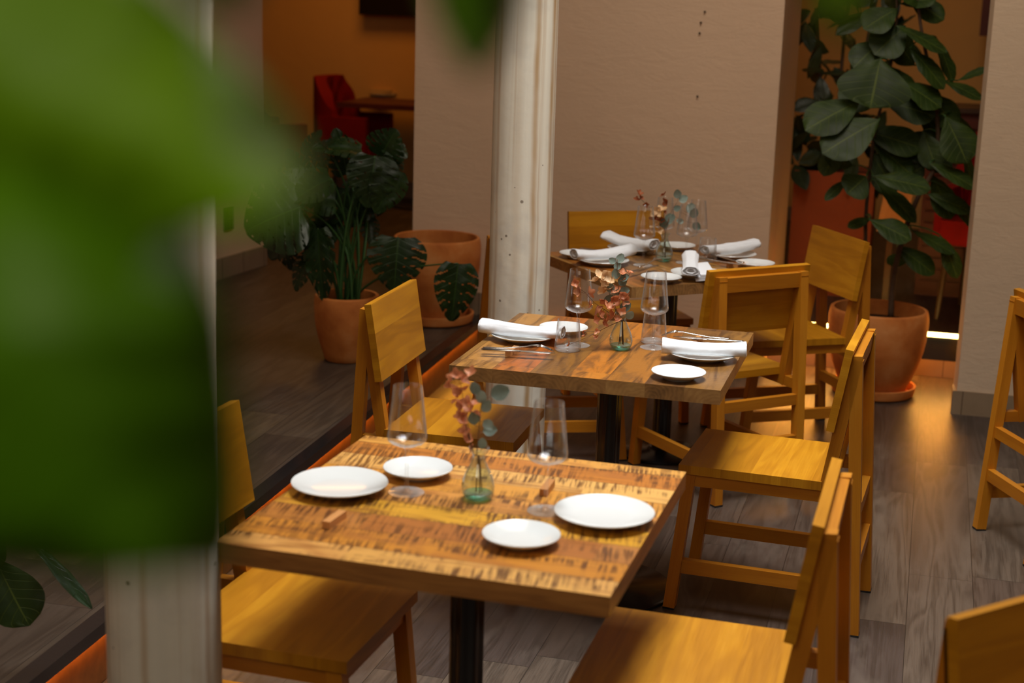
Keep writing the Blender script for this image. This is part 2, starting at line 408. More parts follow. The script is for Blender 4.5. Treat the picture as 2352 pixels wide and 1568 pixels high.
M_NEAR = leafmat('near_leaf', (.11, .23, .001), (.16, .32, .002), (.18, .34, .006), sheen=.5, trans=.5)
M_NEAR_SHADED = leafmat('near_leaf_shaded', (.06, .17, .001), (.09, .22, .002), (.08, .18, .005), sheen=.45, trans=.45)  # darker copy of the near leaf green, shade put into its colour
M_STEM = simple('green_stem', (.03, .09, .02), .5, .4)
M_TRUNK = simple('grey_brown_bark', (.085, .05, .03), .85, .2, nz=.4, sc=40)
def petal(name, a, b, rough=.6, tr=.25):
    t = NT(name); r = t.rnd(); n = t.noise(t.coord(), 90, 3); c = t.mix(t.math('MULTIPLY_ADD', r, .5, t.math('MULTIPLY', n, .5)), a, b)
    t.fin(c, rough, .4)
    tl = t.n('ShaderNodeBsdfTranslucent'); t.l(c, tl.inputs[0]); ad = t.n('ShaderNodeMixShader'); ad.inputs[0].default_value = tr
    t.l(t.b.outputs[0], ad.inputs[1]); t.l(tl.outputs[0], ad.inputs[2]); t.l(ad.outputs[0], t.out.inputs[0]); return t.m
M_PINK = petal('dried_copper_petal', (.46, .13, .045), (.82, .38, .20), .45)
M_CREAM = petal('dried_cream_petal', (.66, .38, .15), (.88, .66, .42), .5)
M_RUST = petal('dried_rust_petal', (.30, .07, .02), (.45, .14, .05))
M_EUC = petal('eucalyptus_leaf', (.10, .14, .11), (.30, .37, .32), .5, .15)
M_TWIG = simple('dry_twig', (.16, .085, .045), .7, .3)
M_RED = simple('red_velvet', (.24, .004, .002), .75, .2, nz=.25, sc=12)
M_REDD = simple('dark_red_wood', (.10, .018, .008), .45, .4, nz=.3, sc=10)
M_DARKWOOD = simple('dark_wood', (.05, .022, .010), .4, .4, nz=.3, sc=10)
M_SOCKET = simple('dark_plastic', (.012, .014, .012), .4, .4)
M_SCREEN = simple('black_screen', (.004, .004, .005), .2, .5)
def tile():
    t = NT('beige_base_tile'); co = t.coord(); x, y, z = t.sep(co)
    fr = t.math('FRACT', t.math('DIVIDE', t.math('ADD', x, t.math('MULTIPLY', y, .26)), .135)); g = t.math('LESS_THAN', fr, .03)
    n = t.noise(co, 12, 4); c = t.mix(n, (.24, .17, .105), (.33, .24, .155)); c = t.mix(g, c, (.12, .08, .05))
    t.bump(t.math('MULTIPLY', g, -1.0), .5, .003)
    return t.fin(c, .5, .4)
M_TILE = tile()
def emit(name, col, st):
    t = NT(name); t.b.inputs['Emission Color'].default_value = (*col, 1); t.b.inputs['Emission Strength'].default_value = st
    return t.fin((.8, .8, .8), .5)
M_LED = emit('warm_led', (1.0, .40, .03), 42)
M_LEDW = emit('pale_led', (1.0, .66, .16), 16)

# ------------------------------------------------------------------ the room
def struct(name, bm, mat, label=None, **kw):
    o = obj(name, bm, mat, **kw); o['kind'] = 'structure'
    if label: o['label'] = label
    return o
U = Vector((math.cos(A15), math.sin(A15)))      # along the walls
V = Vector((-U.y, U.x))                         # into the depth of the room
bm = BM(); slab(bm, [(-7, -3), (7, -3), (7, 15), (-7, 15)], -.12, 0)
struct('floor', bm, M_FLOOR, 'grey brown plank floor under the tables')
# raised platform on the left, with black lip and warm light below it
PD = Vector((math.cos(math.radians(77.1)), math.sin(math.radians(77.1)))); PN = Vector((PD.y, -PD.x))
P0 = Vector((-1.006, 3.539))
def pl(s, off): q = P0 + PD * s + PN * off; return (q.x, q.y)
WB = Z(1105, 722, .18)                           # foot of the middle wall, left part
WB2 = Vector((WB.x, WB.y))
def wl(s, d): q = WB2 + U * s + V * d; return (q.x, q.y)
# where the platform edge meets the wall
sw = (WB2 - P0).dot(V) / PD.dot(V)
bm = BM(); slab(bm, [pl(-5, -.035), pl(sw + .02, -.035), wl(-.36, .0), wl(-.36, 5.4), (-7, 14.5), (-7, -1)], 0.001, .178)
struct('floor_platform', bm, M_PLAT, 'dark plank platform one step above the main floor')
bm = BM(); slab(bm, [pl(-5, -.05), pl(-5, 0), pl(sw - .01, 0), pl(sw - .01, -.05)], .150, .184)
struct('trim_1', bm, M_BLACKM, 'glossy black edge trim of the platform', bevel=.004)
bm = BM(); slab(bm, [pl(-5, -.034), pl(-5, -.030), pl(sw - .01, -.030), pl(sw - .01, -.034)], .002, .15)
struct('trim_2', bm, simple('riser_panel', (.15, .055, .014), .36, .4, nz=.6, sc=25), 'dark red riser panel below the platform lip')
bm = BM(); slab(bm, [pl(-5, -.022), pl(-5, -.012), pl(sw - .1, -.012), pl(sw - .1, -.022)], .1460, .1495)
o = obj('light_strip', bm, M_LED); tag(o, 'orange light strip tucked under the black lip of the platform', 'light strip')
# middle wall
cl = (Vector((W(951, 300, 7.5).x, 7.5)) - WB2)
# wall run parameters from the photo's two corners
def hit(px, py, d=0.0):
    q = FW + RT * ((px - 1176) / F_PX) - UP * ((py - 784) / F_PX)
    o2 = WB2 + V * d
    t = (o2.dot(V)) / (Vector((q.x, q.y)).dot(V)); p = Vector((q.x, q.y)) * t
    return (p - o2).dot(U)
sL, sR = hit(952, 250), hit(1783, 300)
bm = BM(); slab(bm, [wl(sL, 0), wl(sR, 0), wl(sR, .88), wl(sL, .88)], 0, 4.4)
struct('wall_middle', bm, M_WALL, 'wide beige plaster wall behind the far table', bevel=.03)
bm = BM(); slab(bm, [wl(sL - .01, -.012), wl(.16, -.012), wl(.16, .1), wl(sL - .01, .1)], 0.0, .29); slab(bm, [wl(.16, -.012), wl(sR + .01, -.012), wl(sR + .01, .1), wl(.16, .1)], 0.0, .105)
struct('baseboard_middle', bm, M_TILE)
# right wall
RW = Vector((1.925, 6.473))
def rl(s, d): q = RW + U * s + V * d; return (q.x, q.y)
bm = BM(); slab(bm, [rl(.018, .01), rl(3.2, .01), rl(3.2, .13), rl(.004, .13)], 0, 4.4)
struct('wall_right', bm, M_WALLR, 'pale plaster wall at the right edge', bevel=.012)
bm = BM(); slab(bm, [rl(0, 0), rl(3.2, 0), rl(3.2, .12), rl(0, .12)], 0, .105)
struct('baseboard_right', bm, M_TILE, bevel=.004)
# far right side wall of the main room and the wall behind the camera
bm = BM(); slab(bm, [(4.2, -3), (4.35, -3), (4.35, 6.6), (4.2, 6.6)], 0, 4.4); struct('wall_side', bm, M_WALL)
# left wall with socket
LD = Vector((math.cos(math.radians(70)), math.sin(math.radians(70)))); LN = Vector((-LD.y, LD.x)); LC = Vector((-1.426, 8.615))
def ll(s, d): q = LC + LD * s + LN * d; return (q.x, q.y)
bm = BM(); slab(bm, [ll(-9, 0), ll(0, 0), ll(0, .35), ll(-9, .35)], 0, 4.4); struct('wall_left', bm, M_WALL, 'plaster wall at left behind the monstera')
bm = BM(); slab(bm, [ll(-9, -.012), ll(.012, -.012), ll(.012, .1), ll(-9, .1)], .178, .29); struct('baseboard_left', bm, M_TILE)
# orange back room
FB = Vector((-.915, 11.63))
def fl(s, d): q = FB + U * s + V * d; return (q.x, q.y)
bm = BM(); slab(bm, [fl(-3.5, 0), fl(9, 0), fl(9, .2), fl(-3.5, .2)], 0, 4.4); struct('wall_back', bm, M_OR, 'orange lit wall of the back room')
bm = BM(); slab(bm, [fl(-3.5, -.015), fl(3, -.015), fl(3, .1), fl(-3.5, .1)], .178, .30); struct('baseboard_back', bm, M_TILE)
bm = BM(); slab(bm, [ll(.0, .36), (-4.2, 9.4), (-4.2, 9.2), ll(-.3, .36)], 0, 4.4); struct('wall_back_left', bm, M_OR)
# dividing wall behind the middle wall, and end of the plant room
bm = BM(); slab(bm, [wl(.75, .88), wl(.95, .88), wl(.95, 4.1), wl(.75, 4.1)], 0, 4.4); struct('wall_between', bm, M_OR)
bm = BM(); slab(bm, [wl(4.2, .9), wl(4.4, .9), wl(4.4, 4.1), wl(4.2, 4.1)], 0, 4.4); struct('wall_plant_room', bm, M_OR)
# raised floor in the plant room with tiled front and light line
PF = Vector((1.958, 7.157))
def rf(s, d): q = PF + U * s + V * d; return (q.x, q.y)
bm = BM(); slab(bm, [rf(-1.0, .02), rf(2.5, .02), rf(2.5, 3.6), rf(-1.0, 3.6)], 0.001, .2); struct('floor_plant_room', bm, M_PLAT, 'raised floor behind the fig tree')
bm = BM(); slab(bm, [rf(-.75, 0), rf(2.5, 0), rf(2.5, .018), rf(-.75, .018)], 0.001, .082); struct('trim_3', bm, M_TILE)
bm = BM(); slab(bm, [rf(-.75, 0), rf(2.5, 0), rf(2.5, .018), rf(-.75, .018)], .083, .197); struct('trim_4', bm, M_BLACKM)
bm = BM(); slab(bm, [rf(-.72, -.012), rf(1.2, -.012), rf(1.2, -.001), rf(-.72, -.001)], .198, .217)
o = obj('light_strip', bm, M_LEDW); tag(o, 'pale yellow light line along the step behind the fig tree', 'light strip')
# ceiling with a skylight opening
bm = BM()
for q in ([(-7, -3), (7, -3), (7, 2.4), (-7, 2.4)], [(-7, 6.2), (7, 6.2), (7, 15), (-7, 15)], [(-7, 2.4), (-1.2, 2.4), (-1.2, 6.2), (-7, 6.2)], [(2.4, 2.4), (7, 2.4), (7, 6.2), (2.4, 6.2)]):
    slab(bm, q, 4.4, 4.5)
struct('ceiling', bm, M_CEIL)

# columns
def column(loc, r, label):
    bm = BM(); seg = 72; rings = []
    for k in range(45):
        z = k * .1
        rings.append([bm.verts.new(((r + .0012 * noise.noise(Vector((math.cos(a) * 3, math.sin(a) * 3, z * 2)))) * math.cos(a), (r + .0012 * noise.noise(Vector((math.cos(a) * 3, math.sin(a) * 3, z * 2)))) * math.sin(a), z)) for a in [2 * PI * i / seg for i in range(seg)]])
    for a, b in zip(rings, rings[1:]):
        for i in range(seg): bm.faces.new((a[i], a[(i + 1) % seg], b[(i + 1) % seg], b[i]))
    o = obj('column', bm, M_COL, smooth='all'); o.location = loc; tag(o, label, kind='structure'); return o
column((.018, 5.22, 0), .105, 'round stained stone column between the tables')
c2 = column((-.632, 2.66, 0), .105, 'round stone column at left behind the big leaf'); c2.rotation_euler.z = 2.0

# wall details
def on_wall(px, py, d=-.004):
    q = FW + RT * ((px - 1176) / F_PX) - UP * ((py - 784) / F_PX); o2 = WB2 + V * d
    t = o2.dot(V) / Vector((q.x, q.y)).dot(V); return Vector((0, 0, CAM_H)) + q * t
for (px, py, lb) in ((1619, 27, 'small dark plug hole high in the beige wall, topmost of four'), (1610, 52, 'small dark plug hole just under the topmost one in the beige wall'), (1607, 76, 'plug hole with chipped plaster around it in the beige wall'), (1602, 221, 'single small plug hole lowest in the beige wall')):
    p = on_wall(px, py); bm = BM(); lathe(bm, [(0, 0), (.0045, 0), (.0045, .006), (.003, .008), (0, .006)], 14)
    o = obj('wall_plug', bm, M_SOIL); o.location = p; o.rotation_euler = (PI / 2, 0, A15); tag(o, lb, 'wall plug', 'plug holes in the beige wall')
# socket
so = empty('wall_socket', (*(LC + LD * -.40 - LN * .002), .50), math.radians(70)); tag(so, 'black double wall socket on the left wall', 'socket')
bm = BM(); beam(bm, (0, -.006, -.062), (0, -.006, .062), .085, .012, (1, 0, 0)); obj('plate', bm, M_SOCKET, so, bevel=.003)
bm = BM(); beam(bm, (0, -.014, .005), (0, -.014, .055), .05, .006, (1, 0, 0)); beam(bm, (0, -.014, -.055), (0, -.014, -.005), .05, .006, (1, 0, 0)); obj('outlet', bm, M_BLACK, so, bevel=.002)
# screen on the back wall
p = W(825, 33, 11.66); q = W(985, 33, 11.5)
bm = BM(); beam(bm, (0, 0, 0), (0, 0, .75), 1.05, .05, (1, 0, 0))
sc_ = obj('wall_screen', bm, M_SCREEN, bevel=.006); sc_.location = (p.x + .52, p.y - .19, p.z); sc_.rotation_euler.z = A15
tag(sc_, 'black flat screen on the orange back wall', 'screen')

# ------------------------------------------------------------------ chairs
def make_chair():
    root = empty('dining_chair')
    H_ = .193
    bm = BM(); beam(bm, (-.2, 0, .4335), (.2, 0, .4335), .404, .026, (0, 1, 0)); obj('seat', bm, M_OAK, root, bevel=.0025)
    # backrest panel leaning back
    bm = BM()
    t0, t1 = Vector((0, -.2265 + .011, .598)), Vector((0, -.2625 + .011, .831))
    ax = (t1 - t0).normalized(); mid = (t0 + t1) / 2; hh = (t1 - t0).length
    beam(bm, mid + Vector((-.218, 0, 0)), mid + Vector((.218, 0, 0)), hh, .022, ax); obj('backrest', bm, M_OAK, root, bevel=.003)
    for s in (-1, 1):
        x = s * (H_ - .016)
        bm = BM(); beam(bm, (x, -.320, 0), (x, -.268, .81), .033, .034, (1, 0, 0), uo=s * .3); lg = obj('leg', bm, M_OAKL, root, bevel=.002)
        bm = BM(); beam(bm, (x, -.3203, 0), (x, -.3200, .006), .0335, .0345); obj('foot_pad', bm, M_BLACK, lg)
        bm = BM(); beam(bm, (x, .211, 0), (x, .170, .420), .033, .034, (1, 0, 0), uo=s * .7); lg = obj('leg', bm, M_OAKL, root, bevel=.002)
        bm = BM(); beam(bm, (x, .211, 0), (x, .2107, .006), .0335, .0345); obj('foot_pad', bm, M_BLACK, lg)
        bm = BM(); beam(bm, (x, -.206, .385), (x, -.2705, .80), .033, .034, (1, 0, 0), uo=s * .5); obj('back_support', bm, M_OAKL, root, bevel=.002)
        bm = BM(); beam(bm, (x, .158, .402), (x, -.275, .402), .026, .036, (1, 0, 0), uo=s * .9); obj('side_rail', bm, M_OAKL, root, bevel=.0015)
        bm = BM(); beam(bm, (x, .186, .136), (x, -.298, .136), .022, .042, (1, 0, 0), uo=s * .2); obj('stretcher', bm, M_OAKL, root, bevel=.002)
    bm = BM(); beam(bm, (-.176, -.267, .782), (.176, -.267, .782), .052, .028, (0, -.064, 1)); obj('top_rail', bm, M_OAKL, root, bevel=.002)
    bm = BM(); beam(bm, (-.162, .171, .402), (.162, .171, .402), .026, .034, (0, 1, 0)); obj('front_rail', bm, M_OAKL, root, bevel=.0015)
    bm = BM(); beam(bm, (-.162, -.296, .35), (.162, -.296, .35), .024, .038, (0, 1, 0)); obj('rear_rail', bm, M_OAKL, root, bevel=.0015)
    bm = BM(); beam(bm, (-.162, -.307, .20), (.162, -.307, .20), .024, .040, (0, 1, 0)); obj('rear_stretcher', bm, M_OAKL, root, bevel=.002)
    return root
CH = [('A', -.4441, 3.0668, -1.8634, 'oak chair tucked under the left side of the nearest table, half behind the column'),
      ('B', -.1342, 4.5999, -1.8154, 'oak chair at the left of the middle table, showing its backrest front beside the platform'),
      ('C', .7396, 4.3205, 1.2594, 'oak chair drawn out at the right of the middle table, whole seat in view'),
      ('D', .3774, 2.8947, 1.2965, 'oak chair at the right of the nearest table, its brightly lit seat near the viewer'),
      ('E', .7364, 5.5084, .5023, 'oak chair seen from behind, between the middle and the far table'),
      ('I', 1.0699, 6.0599, 1.8661, 'oak chair at the right of the far table in front of the potted fig'),
      ('H', .5015, 6.3525, 3.4141, 'oak chair between the far table and the beige wall, upper backrest showing'),
      ('J', .200, 5.80, -1.4227, 'oak chair at the far table mostly hidden behind the round column'),
      ('K', 1.9622, 4.8617, -1.3942, 'oak chair cut by the right edge, standing alone before the pale wall'),
      ('L', 1.0102, 2.1197, -2.5699, 'oak chair back in the bottom right corner, only its backrest in view')]
proto = None
for k, x, y, rz, lb in CH:
    if proto is None: proto = make_chair(); o = proto
    else: o = copy_tree(proto)
    o.location = (x, y, 0); o.rotation_euler = (0, 0, rz); tag(o, lb, 'chair', 'oak dining chairs')

# ------------------------------------------------------------------ tables
def make_table(x, y, rz, mat, emat, label, px=0, py=0, base=.215, size=.743):
    root = empty('dining_table', (x, y, 0), rz); tag(root, label, 'table', 'wood topped pedestal tables')
    bm = BM(); h = size / 2
    n = 14
    slab(bm, [(-h, -h), (h, -h), (h, h), (-h, h)], .711, .75)
    o = obj('tabletop', bm, mat, root, bevel=.003)
    o.data.materials.append(emat)
    for p in o.data.polygons:
        if abs(p.normal.z) < .5: p.material_index = 1
    bm = BM(); slab(bm, [(px - .17, py - .17), (px + .17, py - .17), (px + .17, py + .17), (px - .17, py + .17)], .704, .7105); obj('mounting_plate', bm, M_BLACK, root)
    # ridged column
    bm = BM(); prof = []
    seg = 48; rr = []
    for z in (.012, .705):
        rr.append([bm.verts.new((px + (.0345 + .0022 * math.cos(8 * a)) * math.cos(a), py + (.0345 + .0022 * math.cos(8 * a)) * math.sin(a), z)) for a in [2 * PI * i / seg for i in range(seg)]])
    for i in range(seg): bm.faces.new((rr[0][i], rr[0][(i + 1) % seg], rr[1][(i + 1) % seg], rr[1][i]))
    obj('pedestal', bm, M_BLACK, root, smooth=True)
    bm = BM(); lathe(bm, [(0, 0), (base, 0), (base, .008), (base - .006, .013), (.06, .018), (.045, .03), (0, .03)], 64, (px, py, 0)); obj('base', bm, M_BLACK, root, smooth=True)
    return root
T1 = (-.0746, 2.9143, -.2785); T2 = (.2847, 4.3284, -.261); T3 = (.5937, 5.7627, .4339)
make_table(*T1, M_T1, M_E1, 'nearest square table with saw-marked orange wood top and empty plates', base=.19)
make_table(*T2, M_T2, M_E2, 'middle square table of mixed brown planks laid for two', py=.03)
make_table(*T3, M_T3, M_E2, 'far square table turned askew, laid for four before the wall', base=.165)

# ------------------------------------------------------------------ tableware
TZ = .7503
def make_plate(R):
    bm = BM()
    lathe(bm, [(0, .004), (R * .50, .004), (R * .52, 0), (R * .56, 0), (R * .60, .004), (R * .86, .0125), (R * .995, .0185), (R, .020), (R * .99, .0212), (R * .85, .0165), (R * .62, .0095), (R * .5, .0080), (0, .0078)], 64)
    return bm
pb, ps = {}, {}
def plate(c, R, label, group, dz=0):
    key = round(R, 3)
    if key not in pb:
        o = obj('plate', make_plate(R), M_PORC, smooth=True); pb[key] = o
    else: o = pb[key].copy(); C.objects.link(o)
    o.location = (c[0], c[1], TZ + dz); tag(o, label, 'plate', group); return o
g1, g2, g3 = 'plates on the nearest table', 'plates on the middle table', 'plates on the far table'
plate((-.342, 2.974), .0985, 'large white plate at the left end of the nearest table', g1)
plate((-.190, 3.085), .0735, 'small white plate behind the wine glass on the nearest table', g1)
plate((.028, 2.701), .0735, 'small white plate near the front edge of the nearest table', g1)
plate((.190, 2.843), .0985, 'large white plate at the right end of the nearest table', g1)
plate((.035, 4.394), .0985, 'white plate under the rolled napkin at the left of the middle table', g2)
plate((.154, 4.505), .0735, 'small white plate behind the tumbler on the middle table', g2)
plate((.540, 4.226), .0985, 'white plate under the rolled napkin at the right of the middle table', g2)
plate((.449, 3.992), .0735, 'empty small white plate at the front right of the middle table', g2)
plate((.246, 5.844), .0735, 'small white plate at the left corner of the far table', g3)
plate((.335, 5.714), .0985, 'white plate under the bright napkin on the left side of the far table', g3)
plate((.526, 5.394), .0735, 'small empty white plate at the near corner of the far table', g3)
plate((.668, 5.500), .0985, 'white plate under the upright folded napkin on the far table', g3)
plate((.466, 6.016), .0985, 'shaded plate under the greyish napkin at the back of the far table', g3)
plate((.850, 5.945), .0985, 'white plate under the napkin at the right of the far table', g3)
plate((.915, 5.745), .0735, 'small white plate at the right corner of the far table', g3)
plate((.654, 6.104), .0735, 'small shaded plate behind the vase at the back of the far table', g3)

def make_glass():
    root = empty('wine_glass')
    bm = BM(); lathe(bm, [(0, 0), (.036, 0), (.037, .0012), (.036, .0022), (.014, .004), (.006, .007), (.0042, .014), (.0035, .04), (.0036, .085), (.0055, .094), (.008, .0975)], 40); obj('stem', bm, M_GLASS, root, smooth=True)
    bm = BM()
    out = [(0.0, .0965), (.008, .0975), (.022, .1015), (.034, .107), (.0395, .1125), (.0405, .119), (.0395, .128), (.0355, .165), (.0315, .20), (.0290, .2245)]
    inn = [(r - .0011 if r > .002 else 0, z + (.0016 if i < 4 else .0006)) for i, (r, z) in enumerate(out)][:-1] + [(.0280, .2245)]
    lathe(bm, out + [(.0285, .2252)] + inn[::-1], 56)
    obj('bowl', bm, M_GLASS, root, smooth=True)
    return root
gl0 = None
for (c, lb) in (((-.206, 2.975), 'wine glass before the small plate at the left of the nearest table'),
                ((.076, 2.885), 'wine glass beside the large right plate of the nearest table'),
                ((.190, 4.345), 'wine glass left of the flowers on the middle table'),
                ((.409, 4.345), 'wine glass right of the flowers on the middle table'),
                ((.486, 5.715), 'wine glass left of the vase on the far table'),
                ((.655, 5.80), 'wine glass right of the vase at the front of the far table'),
                ((.708, 5.93), 'wine glass at the back right of the far table, right of the others'),
                ((.585, 5.985), 'wine glass at the back of the far table before the shaded napkin')):
    g = make_glass() if gl0 is None else copy_tree(gl0)
    if gl0 is None: gl0 = g
    g.location = (c[0], c[1], TZ); tag(g, lb, 'wine glass', 'wine glasses on the tables')
tm0 = None
for (c, lb) in (((.160, 4.285), 'clear tumbler at the left napkin of the middle table'),
                ((.418, 4.415), 'clear tumbler behind the right wine glass of the middle table'),
                ((.745, 5.86), 'clear tumbler beside the right napkin of the far table')):
    if tm0 is None:
        bm = BM(); lathe(bm, [(0, 0), (.0345, 0), (.0375, .003), (.0385, .010), (.0375, .02), (.0315, .088), (.0308, .0895), (.0302, .088), (.0360, .021), (.0370, .011), (.035, .008), (0, .007)], 56)
        tm0 = obj('tumbler', bm, M_GLASS, smooth=True); o = tm0
    else: o = tm0.copy(); C.objects.link(o)
    o.location = (c[0], c[1], TZ); tag(o, lb, 'tumbler', 'tumblers on the tables')

# vases
def make_vase():
    root = empty('bud_vase')
    pr = [(0, .0), (.020, 0), (.028, .006), (.0325, .016), (.0335, .026), (.0315, .040), (.0255, .056), (.0175, .072), (.0125, .084), (.0120, .092), (.0150, .099), (.0215, .107)]
    inn = [(max(r - .0018, 0), z + .0012) for r, z in pr][:-1] + [(.0198, .1075)]
    bm = BM(); lathe(bm, pr[1:] + [(.0208, .1085)] + inn[::-1][:-3], 48); obj('body', bm, M_GLASSG, root, smooth=True)
    bm = BM(); lathe(bm, [(0, .0004), (.0195, .0004), (.0265, .0065), (.0300, .0135), (.0285, .0145), (.0, .0105)], 40); obj('thick_base', bm, M_GLASST, root, smooth=True)
    return root
vz = make_vase(); VP = [(-.060, 2.950), (.314, 4.315), (.575, 5.83)]
VL = ['green tinted glass bud vase on the nearest table', 'green tinted glass bud vase on the middle table', 'green tinted glass bud vase on the far table']
for i, (x, y) in enumerate(VP):
    v = vz if i == 0 else copy_tree(vz); v.location = (x, y, TZ); v.rotation_euler.z = i * 1.1
    tag(v, VL[i], 'vase', 'bud vases, one per table')

# dried flowers
def petal_mesh(bm, c, d, n, L, wd, cup=.25):
    d = Vector(d).normalized(); n = Vector(n); n = (n - d * n.dot(d)).normalized(); s = d.cross(n)
    lay = bm.loops.layers.uv.active
    rows = []
    K = 6
    for i in range(K + 1):
        t = i / K; w_ = wd * math.sin(PI * min(1, t * .93 + .07)) ** .6 * .5 if 0 < i < K else wd * (.10 if i == 0 else .14)
        row = []
        for j in (-1, -.5, 0, .5, 1):
            row.append(bm.verts.new(Vector(c) + d * (L * t) + s * (w_ * j) + n * (cup * wd * (j * j * .6) + cup * L * (t * t) * .5)))
        rows.append(row)
    for i, (a, b) in enumerate(zip(rows, rows[1:])):
        for j in range(4):
            f = bm.faces.new((a[j], a[j + 1], b[j + 1], b[j]))
            for l, (uu, vv) in zip(f.loops, ((i, j), (i, j + 1), (i + 1, j + 1), (i + 1, j))): l[lay].uv = (uu / K, (vv - 2) / 2)
def rv(rng): 
    while True:
        v = Vector((rng.uniform(-1, 1), rng.uniform(-1, 1), rng.uniform(-1, 1)))
        if .1 < v.length < 1: return v.normalized()
def blossom(c, r, rng, mat, parent, n=4, face=None):
    bm = BM(); nn = (face or (rv(rng) + Vector((0, -.7, .5)))).normalized()
    a = nn.orthogonal().normalized(); b = nn.cross(a); ph = rng.uniform(0, 6)
    for k in range(n):
        an = ph + 2 * PI * k / n + rng.uniform(-.2, .2)
        d = (a * math.cos(an) + b * math.sin(an)) + nn * rng.uniform(.15, .6)
        petal_mesh(bm, c, d, nn, r * rng.uniform(.8, 1.1), r * rng.uniform(.7, .95))
    return obj('blossom', bm, mat, parent, smooth='all')
def disc_leaf(c, r, nrm, d, parent, mat):
    bm = BM(); petal_mesh(bm, Vector(c), d, nrm, r * 2, r * 1.75, .12)
    return obj('leaf', bm, mat, parent, smooth='all')
def sprig(name, vi, pts, mat, blossoms, label, group, rng, kind='blossom', foot=(0, 0)):
    """pts: photo pixels of the stem from the vase mouth up, at the depth of the vase"""
    vx, vy = VP[vi]
    root = empty(name, (vx, vy, TZ)); tag(root, label, 'dried flower' if kind == 'blossom' else 'eucalyptus', group)
    O = Vector((vx, vy, TZ))
    P = [Vector((foot[0], foot[1], .014)), Vector((foot[0] * .2, foot[1] * .2, .09))] + [W(px, py, vy + dy) - O for px, py, dy in pts]
    bm = BM(); sm = []
    for i in range(len(P) - 1):
        for k in range(4): sm.append(P[i].lerp(P[i + 1], k / 4))
    sm.append(P[-1]); tube(bm, sm, [.0011 if i < len(sm) * .6 else .0008 for i in range(len(sm))], 6); obj('stem', bm, M_TWIG, root, smooth='all')
    for (px, py, dy, r, ang) in blossoms:
        c = W(px, py, vy + dy) - O
        near = min(sm[6:], key=lambda q: (q - c).length)
        if (near - c).length > .006:
            bm = BM(); tube(bm, curve(near, (near + c) / 2 + Vector((0, 0, -.006)), c, 5), .0006, 5); obj('twig', bm, M_TWIG, root, smooth='all')
        if kind == 'blossom': blossom(c, r * 1.15, rng, mat, root, n=4 if r > .010 else 3)
        else:
            a = math.radians(ang); d = Vector((math.cos(a), rng.uniform(-.25, .25), math.sin(a)))
            disc_leaf(c, r, Vector((rng.uniform(-.5, .5), -1, rng.uniform(-.1, .7))), d, root, mat)
    return root
rng = random.Random(3)
# vase on the middle table (photo pixels; petals about 30 px = 3.5 cm wide clusters)
sprig('dried_hydrangea', 1, [(1425, 736, 0), (1412, 700, -.01), (1404, 660, 0)], M_PINK,
      [(1410, 720, -.02, .017, 0), (1396, 705, -.02, .018, 0), (1422, 700, -.02, .017, 0), (1408, 685, -.02, .018, 0), (1390, 690, 0, .016, 0), (1428, 715, -.01, .016, 0), (1436, 690, 0, .016, 0), (1415, 668, 0, .016, 0), (1400, 728, -.01, .016, 0), (1430, 676, -.01, .015, 0), (1418, 735, -.02, .014, 0)],
      'copper pink dried blossom cluster low in the middle table vase', 'sprigs in the bud vases', rng, foot=(.006, 0))
sprig('dried_hydrangea', 1, [(1424, 737, 0), (1395, 715, .01), (1365, 695, .01), (1345, 672, 0)], M_PINK,
      [(1333, 668, 0, .019, 0), (1352, 672, 0, .018, 0), (1320, 650, .0, .014, 0), (1370, 708, 0, .017, 0), (1378, 722, -.01, .015, 0), (1360, 700, 0, .016, 0), (1385, 742, -.02, .015, 0), (1367, 735, 0, .014, 0)],
      'copper pink dried sprig leaning left toward the glass on the middle table', 'sprigs in the bud vases', rng, foot=(-.004, .004))
sprig('dried_hydrangea', 1, [(1424, 737, 0), (1400, 748, -.01), (1380, 758, -.02)], M_PINK,
      [(1370, 775, -.03, .010, 0), (1371, 760, -.03, .010, 0), (1342, 772, -.04, .010, 0), (1309, 790, -.05, .011, 0), (1338, 760, -.04, .009, 0)],
      'drooping copper petals hanging over the left rim of the middle table vase', 'sprigs in the bud vases', rng, foot=(.0, .006))
sprig('dried_hydrangea', 1, [(1424, 737, 0), (1405, 690, .01), (1392, 650, .015), (1385, 640, .01)], M_CREAM,
      [(1376, 634, 0, .019, 0), (1392, 632, 0, .020, 0), (1368, 646, 0, .017, 0), (1390, 650, 0, .017, 0), (1400, 640, .01, .015, 0), (1388, 668, 0, .021, 0), (1400, 664, 0, .016, 0), (1402, 645, 0, .015, 0)],
      'cream tan dried blossoms at upper left of the middle table bouquet', 'sprigs in the bud vases', rng, foot=(-.006, -.004))
sprig('dried_hydrangea', 1, [(1426, 737, 0), (1430, 700, .01), (1434, 660, .01)], M_PINK,
      [(1430, 628, 0, .014, 0), (1446, 628, 0, .014, 0), (1434, 645, 0, .012, 0), (1441, 679, .01, .012, 0)],
      'copper petals right of the tall eucalyptus on the middle table', 'sprigs in the bud vases', rng, foot=(.004, .004))
sprig('eucalyptus_sprig', 1, [(1426, 737, 0), (1424, 700, 0), (1420, 650, 0), (1418, 620, 0), (1418, 595, 0)], M_EUC,
      [(1420, 603, 0, .014, 65), (1413, 603, 0, .011, 150), (1416, 640, 0, .015, 100), (1424, 655, 0, .015, 60), (1410, 668, 0, .015, 140), (1424, 670, 0, .014, 15), (1416, 685, 0, .014, 80), (1424, 640, 0, .014, 20), (1427, 712, 0, .017, 45), (1416, 620, 0, .013, 75), (1395, 700, .01, .018, 70), (1440, 731, -.01, .014, 55)],
      'tall grey green eucalyptus sprig in the middle table vase', 'sprigs in the bud vases', rng, kind='leaf', foot=(.008, -.002))
